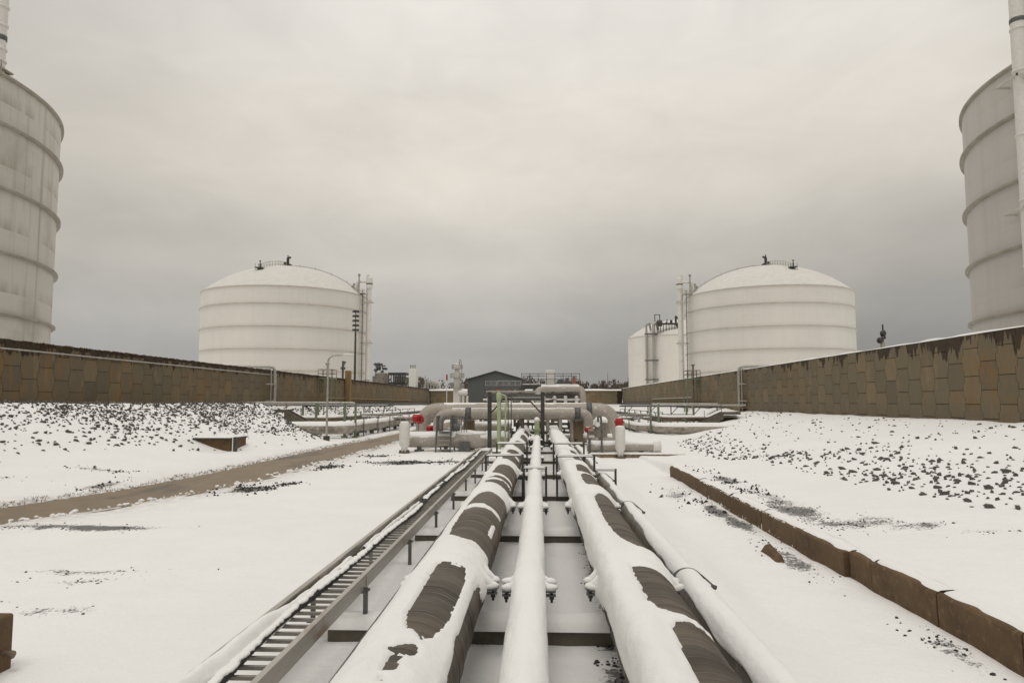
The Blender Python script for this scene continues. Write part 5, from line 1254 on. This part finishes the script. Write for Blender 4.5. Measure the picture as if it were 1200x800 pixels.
def side_pipe(xs, turn_y, xe, z, r, m_, label, y1=150, seed=1):
    T = thing('side_pipe', (xs, 80, 0), label, 'pipe', 'pipes along the foot of the banks')
    path = rounded([(xe, turn_y, z), (xs, turn_y, z), (xs, y1, z)], 1.2)
    b = MB(); b.tube(path, r, 18); b.build('jacket', m_, T)
    side_snow(T, [Vector((p.x, p.y, p.z)) for p in dens(path, .6)], r, .045, seed)
    for y in np.arange(turn_y+4, min(y1, 110), 5.5):
        b = MB(); b.box(xs-.15, xs+.15, y-.15, y+.15, -.1, z-r+.04); b.box(xs-r-.1, xs+r+.1, y-.08, y+.08, z-r*.9-.08, z-r*.75); b.box(xs-r-.12, xs-r-.04, y-.05, y+.05, -.1, z+r+.2); b.box(xs+r+.04, xs+r+.12, y-.05, y+.05, -.1, z+r+.2); b.box(xs-r-.12, xs+r+.12, y-.05, y+.05, z+r+.2, z+r+.27); b.build('stand', DARK_GREY, T)
    return T
side_pipe(-15.6, 58.5, -24, .85, .48, JACKET_SIDE, 'thick frosted tan pipe nearest the road, turning left past the end of the left bank', seed=3)
side_pipe(-17.2, 62.5, -25, .85, .40, JACKET_SIDE, 'second frosted pipe behind the thick one along the foot of the left bank', seed=4)
side_pipe(-18.9, 66, -26, 1.4, .30, RUSTY, 'third, raised brown pipe along the foot of the left bank', seed=5)
side_pipe(10.6, 64, 19, .65, .46, JACKET_SIDE, 'thick frosted tan pipe turning right past the end of the right bank', seed=6)
side_pipe(9.2, 67.5, 19.5, .65, .38, JACKET_SIDE, 'second frosted pipe behind the thick one near the right bank', seed=7)
side_pipe(12.4, 72, 20, 1.35, .28, RUSTY, 'third, raised brown pipe near the foot of the right bank', seed=8)
def stair(xa, za, xb, zb, y, label):
    T = thing('stair_wall', ((xa+xb)/2, y, 0), label, 'stair wall', 'dark sloping stair walls at the bank ends')
    b = MB()
    for dy in (0, 1.15): b.add([(xa, y+dy, za-.7), (xb, y+dy, zb-.7), (xb, y+dy, zb), (xa, y+dy, za), (xa, y+dy+.22, za-.7), (xb, y+dy+.22, zb-.7), (xb, y+dy+.22, zb), (xa, y+dy+.22, za)], [(0,1,2,3),(7,6,5,4),(3,2,6,7),(0,4,5,1),(1,5,6,2),(0,3,7,4)])
    b.build('side_wall', CONC_DARK, T)
    b = MB(); n = 8
    for i in range(n):
        u = i/n; x = lerp(xa, xb, u); x2 = lerp(xa, xb, (i+1)/n); z = lerp(za, zb, u)-.2; b.box(x, x2, y+.23, y+1.14, z-.6, z)
    b.build('steps', CONC_DARK, T)
    b = MB()
    s = 1 if xb > xa else -1; b.box(xa, xa-s*1.6, y-.1, y+1.5, za-.25, za-.003); b.build('landing', CONC_DARK, T)
    for u in (.05, .5, .95): b = MB(); b.bar((lerp(xa, xb, u), y+.1, lerp(za, zb, u)-.1), (lerp(xa, xb, u), y+.1, lerp(za, zb, u)+.9), .05); b.build('rail_post', DARK_GREY, T)
    return T
stair(-21.9, 2.3, -19.0, .75, 62.2, 'dark concrete stair wall descending at the end of the left bank'); stair(17.6, 2.0, 14.0, .40, 70.5, 'dark concrete stair wall descending at the end of the right bank')
def green_portal(xs, y, z, label, m_):
    T = thing('pipe_portal', (sum(xs)/len(xs), y, 0), label, 'pipe support', 'green pipe portals over the side pipes')
    for x in xs: b = MB(); b.cyl((x, y, -.1), (x, y, z), .10, n=12); b.box(x-.22, x+.22, y-.22, y+.22, -.1, .15); b.build('post', m_, T)
    b = MB(); b.tube(rounded([(xs[-1], y, z-.6), (xs[-1], y, z), (xs[0], y, z+.02), (xs[0]-(6 if xs[0] < 0 else -6), y+.2, z+.02)], .3), .085, 10); b.build('crossbar', STEEL, T)
    return T
green_portal([-18.5, -16.1, -15.2], 60.2, 2.88, 'green posted portal carrying a pale pipe over the left side pipes', GREEN_D)
green_portal([-21.5, -20.1], 66.0, 2.75, 'second green posted portal behind the first, at the left bank end', GREEN_D)
green_portal([10.0, 10.7], 66.0, 2.75, 'twin green posts carrying a bar over the right side pipes', GREEN_D)
green_portal([15.0, 15.7], 75.0, 2.6, 'second pair of green posts near the right stair wall', GREEN_D)
# walkway bridges under the walls
def walkway(x0, x1, y, z, label):
    T = thing('footbridge', ((x0+x1)/2, y, 0), label, 'footbridge', 'footbridges below the walls')
    b = MB(); b.box(x0, x1, y, y+1.2, z-.18, z); b.build('deck', DARK, T)
    for x in np.linspace(x0+.6, x1-.6, 5):
        b = MB(); b.bar((x, y+.1, 0), (x, y+.1, z-.15), .12); b.bar((x, y+.1, z-1.1), (x+.9, y+.1, z-.15), .08); b.build('trestle', DARK_GREY, T)
    snow_pad(T, x0, x1, y+.15, y+1.15, z, .03, int(abs(x0)*9), 30, 8, 0)
walkway(-30.5, -19.0, 92, 2.55, 'dark footbridge on trestles crossing below the left wall'); walkway(10.2, 22.8, 92, 2.5, 'dark footbridge on trestles crossing below the right wall')
# rack of crossing rails between side pipes (guard rails seen in both channels)
def guard(x, y0, y1, z, label):
    T = thing('guard_rail', (x, (y0+y1)/2, 0), label, 'guard rail', 'low guard rails beside the side pipes')
    b = MB(); b.tube([(x, y0, z), (x, y1, z)], .05, 8); b.tube([(x, y0, z*.55), (x, y1, z*.55)], .04, 8); b.build('rails', GREEN_D, T)
    for y in np.arange(y0, y1+.1, 4.0): b = MB(); b.bar((x, y, -.1), (x, y, z), .08); b.build('post', GREEN_D, T)
guard(-20.4, 70, 110, 1.3, 'low green guard rail running along the left side pipes'); guard(13.9, 70, 110, 1.3, 'low green guard rail running along the right side pipes')
for x, lab in ((-27.0, 'pale conduit low on the left wall, beyond the green platform'),):
    b = MB(); b.tube([(-30.85, 106, 3.5), (-30.85, 175, 3.3)], .09, 8); tag(b.build('wall_conduit', mat('ochre_pipe', (.36, .27, .13), (.28, .2, .09), 3, .7), None, (-30.85, 140, 3.4)), lab, 'conduit')
b = MB(); b.tube([(23.25, 112, 3.6), (23.25, 150, 3.5)], .09, 8); tag(b.build('wall_conduit', STEEL, None, (23.25, 130, 3.5)), 'pale conduit low on the right wall, left of the green platform', 'conduit')

for x, y0, y1, lab in ((-30.35, 74, 203, 'dark round strip along the foot of the left wall'), (22.85, 98, 203, 'dark round strip along the foot of the right wall')):
    b = MB(); b.tube([(x, y0, 2.42), (x, (y0+y1)/2, 2.40), (x, y1, 2.35)], .32, 12); tag(b.build('foot_strip', DARK, None, (x, y0, 2.2)), lab, 'pipe')  # round dark strip drawn along the foot of each wall
def truss(x0, x1, y, z0, z1, label):
    T = thing('pipe_bridge', ((x0+x1)/2, y, 0), label, 'pipe bridge', 'grey truss pipe bridges in the side channels')
    b = MB()
    for z in (z0, z1): b.box(x0, x1, y-.06, y+.06, z-.05, z+.05); b.box(x0, x1, y+1.0, y+1.12, z-.05, z+.05)
    n = int((x1-x0)/.75); w = (x1-x0)/n
    for i in range(n):
        b.bar((x0+i*w, y, z0), (x0+i*w, y, z1), .06); b.bar((x0+i*w, y, z0 if i % 2 else z1), (x0+(i+1)*w, y, z1 if i % 2 else z0), .06)
    b.box(x0, x1, y+.06, y+1.0, z0-.03, z0+.03); b.build('truss', STEEL, T)
    for x in (x0+.3, (x0+x1)/2, x1-.3): b = MB(); b.box(x-.09, x+.09, y+.4, y+.58, -.1, z0-.05); b.build('post', DARK_GREY, T)
    b = MB(); b.cyl((x0-.3, y+.5, z0+.26), (x1+.3, y+.5, z0+.26), .2, n=12); b.build('carried_pipe', JACKET_SIDE, T)
    snow_on_x(T, x0, x1, y+.5, z0+.26, .2, .05, int(y)+7)
truss(-21.0, -13.6, 76, .95, 1.65, 'grey truss pipe bridge in the channel left of the header pipes'); truss(8.6, 16.5, 79, .85, 1.6, 'grey truss pipe bridge in the channel right of the header pipes')

# ------------------------------------------------------------------ bare woods far off (one mass)
b = MB()
for k in range(150):
    side = -1 if k % 2 else 1
    x = RNG.uniform(-95, 25) if side < 0 else RNG.uniform(15, 75); y = RNG.uniform(430, 520); h = (13.5+4.5*RNG.random())*(1 if side < 0 else .95)*(.75+.5*float(vnoise(np.array(x*.06), np.array(2.), 19)))
    b.bar((x, y, 1), (x, y, h*.7), .35)
    for q in range(46):
        a = RNG.uniform(0, 2*math.pi); rr = RNG.random()**.6*3.4; z = h*(.35+.65*RNG.random()**.8); lim = math.sqrt(max(0, 1-((z/h-.55)/.5)**2)); px, py = x+rr*lim*math.cos(a), y+rr*lim*math.sin(a)
        L = RNG.uniform(.6, 1.6); t = RNG.uniform(.25, .55); u = RNG.uniform(-1, 1)
        b.add([(px-t, py, z), (px+t, py, z-.2), (px+u*L*.6+t*.3, py+.2, z+L)], [(0, 1, 2)])
tag(b.build('woodland', WOOD), 'dark line of bare winter woods on the far horizon', 'woods', kind='stuff')

# ------------------------------------------------------------------ riprap on both banks
def rock_mesh(seed):
    """angular broken stone"""
    rg = np.random.default_rng(seed); n, m = 6, 4; V = [(rg.uniform(-.3, .3), rg.uniform(-.3, .3), rg.uniform(.5, .75))]; F = []
    for j in range(1, m):
        ph = math.pi*j/m
        for i in range(n):
            t = 2*math.pi*(i+.5*(j % 2)+rg.uniform(-.3, .3))/n; k = 1+rg.uniform(-.38, .30)
            V.append((math.sin(ph)*math.cos(t)*k, .8*math.sin(ph)*math.sin(t)*k, .62*math.cos(ph)+rg.uniform(-.22, .22)))
    V.append((0, 0, -.7)); e = len(V)-1
    for i in range(n): F.append((0, 1+i, 1+(i+1) % n)); F.append((e, 1+(m-2)*n+(i+1) % n, 1+(m-2)*n+i))
    for j in range(m-2):
        for i in range(n): a = 1+j*n; F.append((a+i, a+n+i, a+n+(i+1) % n)); F.append((a+i, a+n+(i+1) % n, a+(i+1) % n))
    me = bpy.data.meshes.new('riprap_rock'); me.from_pydata(V, [], F); me.materials.append(ROCK); me.update(); return me, np.array(V), F
ROCKS = [rock_mesh(500+i) for i in range(9)]
cand = []; CELL = {}
def free(x, y, s, k=2.3):
    cx_, cy_ = int(math.floor(x/.5)), int(math.floor(y/.5))
    for a in (-1, 0, 1):
        for b_ in (-1, 0, 1):
            for (px, py, ps) in CELL.get((cx_+a, cy_+b_), ()):
                if (px-x)**2+(py-y)**2 < (k*.5*(ps+s)*1.0)**2: return False
    CELL.setdefault((cx_, cy_), []).append((x, y, s)); return True
def scatter(n, side):
    got = 0
    for tries in range(n*60):
        if got >= n: break
        if side in (-1, 1):
            y = RNG.uniform(12, 62 if side < 0 else 82)
        else: y = RNG.uniform(58, 150)
        if side == -1:
            x = RNG.uniform(-30.9, -15.5)
            xf = np.interp(y, [0, 30, 38, 45, 60], [-22.5, -22.0, -19.0, -16.2, -15.5]); xc = np.interp(y, [0, 30, 45, 60], [-29.6, -29.3, -25.5, -22.0]); u = (x-xf)/(xc-xf)
            if u < -.05: continue
            cl = float(fbm(np.array(x*.45), np.array(y*.28), 55, 3)); dn = (.09+1.0*sstep(.06, .80, u))*(.25+.75*sstep(.36, .56, cl))
            if y > 30: dn *= sstep(-.02, .22, u)
            if y+.9*(x+15.5) > 55: continue
        elif side == 1:
            x = RNG.uniform(8.4, 22.8)
            xf = np.interp(y, [0, 16, 25, 45, 60], [10.6, 9.8, 9.0, 8.7, 11.5]); u = (x-xf)/12.0
            if u < -.02: continue
            cl = float(fbm(np.array(x*.5), np.array(y*.3), 57, 3)); kk = sstep(22, 34, y); dn = lerp(.85, .13, sstep(lerp(.15, .04, kk), lerp(.85, .36, kk), u))*sstep(-.03, .05, u)*(.22+.78*sstep(.36, .56, cl))
            dn *= lerp(1.3, .42, sstep(18, 38, y))
            if y > 55+max(x-11.8, 0)*2.6: continue
        else:
            x = RNG.uniform(-30.6, -26.4); dn = .8
            if y < 64: continue
        if RNG.random() > dn: continue
        s = .042+.085*RNG.random()**2.2
        s *= .98 if side == -1 else .80
        if side == 0: s *= 1.9
        if not free(x, y, s, 2.0 if side < 1 else 2.6): continue
        cand.append((x, y, gz(x, y), s, -1 if side < 1 else 1, RNG.integers(0, 9), RNG.uniform(0, 6.28), RNG.uniform(-.5, .5), RNG.uniform(-.6, .6))); got += 1
scatter(7500, -1); scatter(1500, 1); scatter(900, 0)
def px_size(c):
    x, y, z, s = c[:4]; cx_ = math.cos(.0367)*x+math.sin(.0367)*y; d = -math.sin(.0367)*x+math.cos(.0367)*y
    return s/d if abs(cx_/d) < .70 else 0
cand.sort(key=px_size, reverse=True)
bl = MB()
for i, (x, y, z, s, side, v, a, t1, t2) in enumerate(cand):
    M = Matrix.Translation((x, y, z+s*.16)) @ Matrix.Rotation(a, 4, 'Z') @ Matrix.Rotation(t1, 4, 'X') @ Matrix.Rotation(t2, 4, 'Y') @ Matrix.Diagonal((s*1.5, s*.85, s*1.2, 1))
    if i < 300:
        o = bpy.data.objects.new('riprap_rock', ROCKS[v][0]); C.objects.link(o); o.matrix_world = M
        tag(o, 'dark angular rock poking out of the snow on the %s bank' % ('left' if side < 0 else 'right'), 'rock', 'riprap rocks on the %s bank' % ('left' if side < 0 else 'right'))
    else:
        bl.add([tuple(M @ Vector(p)) for p in ROCKS[v][1]], ROCKS[v][2])
tag(bl.build('riprap_stones', ROCK), 'countless small dark riprap stones showing through snow on both banks', 'stones', kind='stuff')

# ------------------------------------------------------------------ dark gravel and stubble showing through thin snow
bg_ = MB()
for (px, py, rx, ry_, a) in PATCH:
    n = int(min(1300, 220*rx*ry_+150)*a**2*(1.0 if abs(px) < 13 else .6))
    for k in range(n):
        x = px+RNG.normal(0, rx*.60); y = py+RNG.normal(0, ry_*.60)
        if 5.1 < x < 5.5 and y < 29.5: continue
        c = float(fbm(np.array(x*2.0), np.array(y*1.6), 66, 3))
        if c < .44: continue
        if abs(x-road_x(y)) < road_hw(y)+.15: continue
        s = (.012+.032*RNG.random()**2)*(1 if y < 20 else 1.7)
        z = gz(x, y)-.004; h = s*(.5+RNG.random()*.9)
        q = RNG.uniform(.6, 1.4, 4)
        if y < 19: bg_.blob((x, y, z+h*.1), s*q[0]*.62, s*q[1]*.62, h*.5, 6, 4, .35)
        else: bg_.add([(x-s*q[0], y-s*.7, z-.02), (x+s*q[1], y-s*.5, z-.02), (x+s*.8, y+s*q[2], z-.02), (x-s*.7, y+s*q[3], z-.02), (x+s*.2*(q[0]-1), y, z+h)], [(0, 1, 4), (1, 2, 4), (2, 3, 4), (3, 0, 4)])
tag(bg_.build('dark_gravel', GRAVEL), 'patches of dark gravel and stubble showing through thin snow', 'gravel', kind='stuff')
# dry stubble and snow crumbs along the ploughed road edge
b = MB(); b2 = MB()
for k in range(1500):
    y = 16+RNG.random()**1.3*42; sd_ = RNG.choice((-1, 1)); x = float(road_x(y))+sd_*(float(road_hw(y))+RNG.normal(.12, .12)); z = gz(x, y)
    if RNG.random() < .35:
        s = .02+.06*RNG.random()**2
        b2.blob((x, y, max(z, .02)+s*.3), s*1.2, s*1.2, s*.8, 6, 4, .3)
    elif sd_ < 0:
        for q in range(3):
            u, w = RNG.normal(0, .05, 2); hgt_ = .03+.07*RNG.random()
            b.add([(x+u-.012, y+w, z-.02), (x+u+.012, y+w, z-.02), (x+u*1.6, y+w*1.6, z+hgt_)], [(0, 1, 2)])
tag(b.build('dry_grass', WEED), 'brown dry grass stubble along the far edge of the road', 'grass', kind='stuff')
tag(b2.build('snow_crumbs', SNOW), 'small crumbs of ploughed snow along both road edges', 'snow', kind='stuff')
# twiggy weed on the bank above the catch basin
b = MB()
for k in range(7):
    x = -18.6+RNG.normal(0, .9); y = 44.5+RNG.normal(0, .5); z = gz(x, y); h = .5+.9*RNG.random(); u, w = RNG.normal(0, .12, 2)
    b.bar((x, y, z-.05), (x+u, y+w, z+h), .012); b.bar((x+u*.6, y+w*.6, z+h*.6), (x+u*.6+.12, y+w, z+h*.95), .009)
tag(b.build('weed_stalks', WEED), 'thin dry weed stalks standing on the bank behind the catch basin', 'weeds', kind='stuff')

for o in list(C.objects):
    if o.parent is None and 'category' in o and 'kind' not in o: o['kind'] = 'thing'
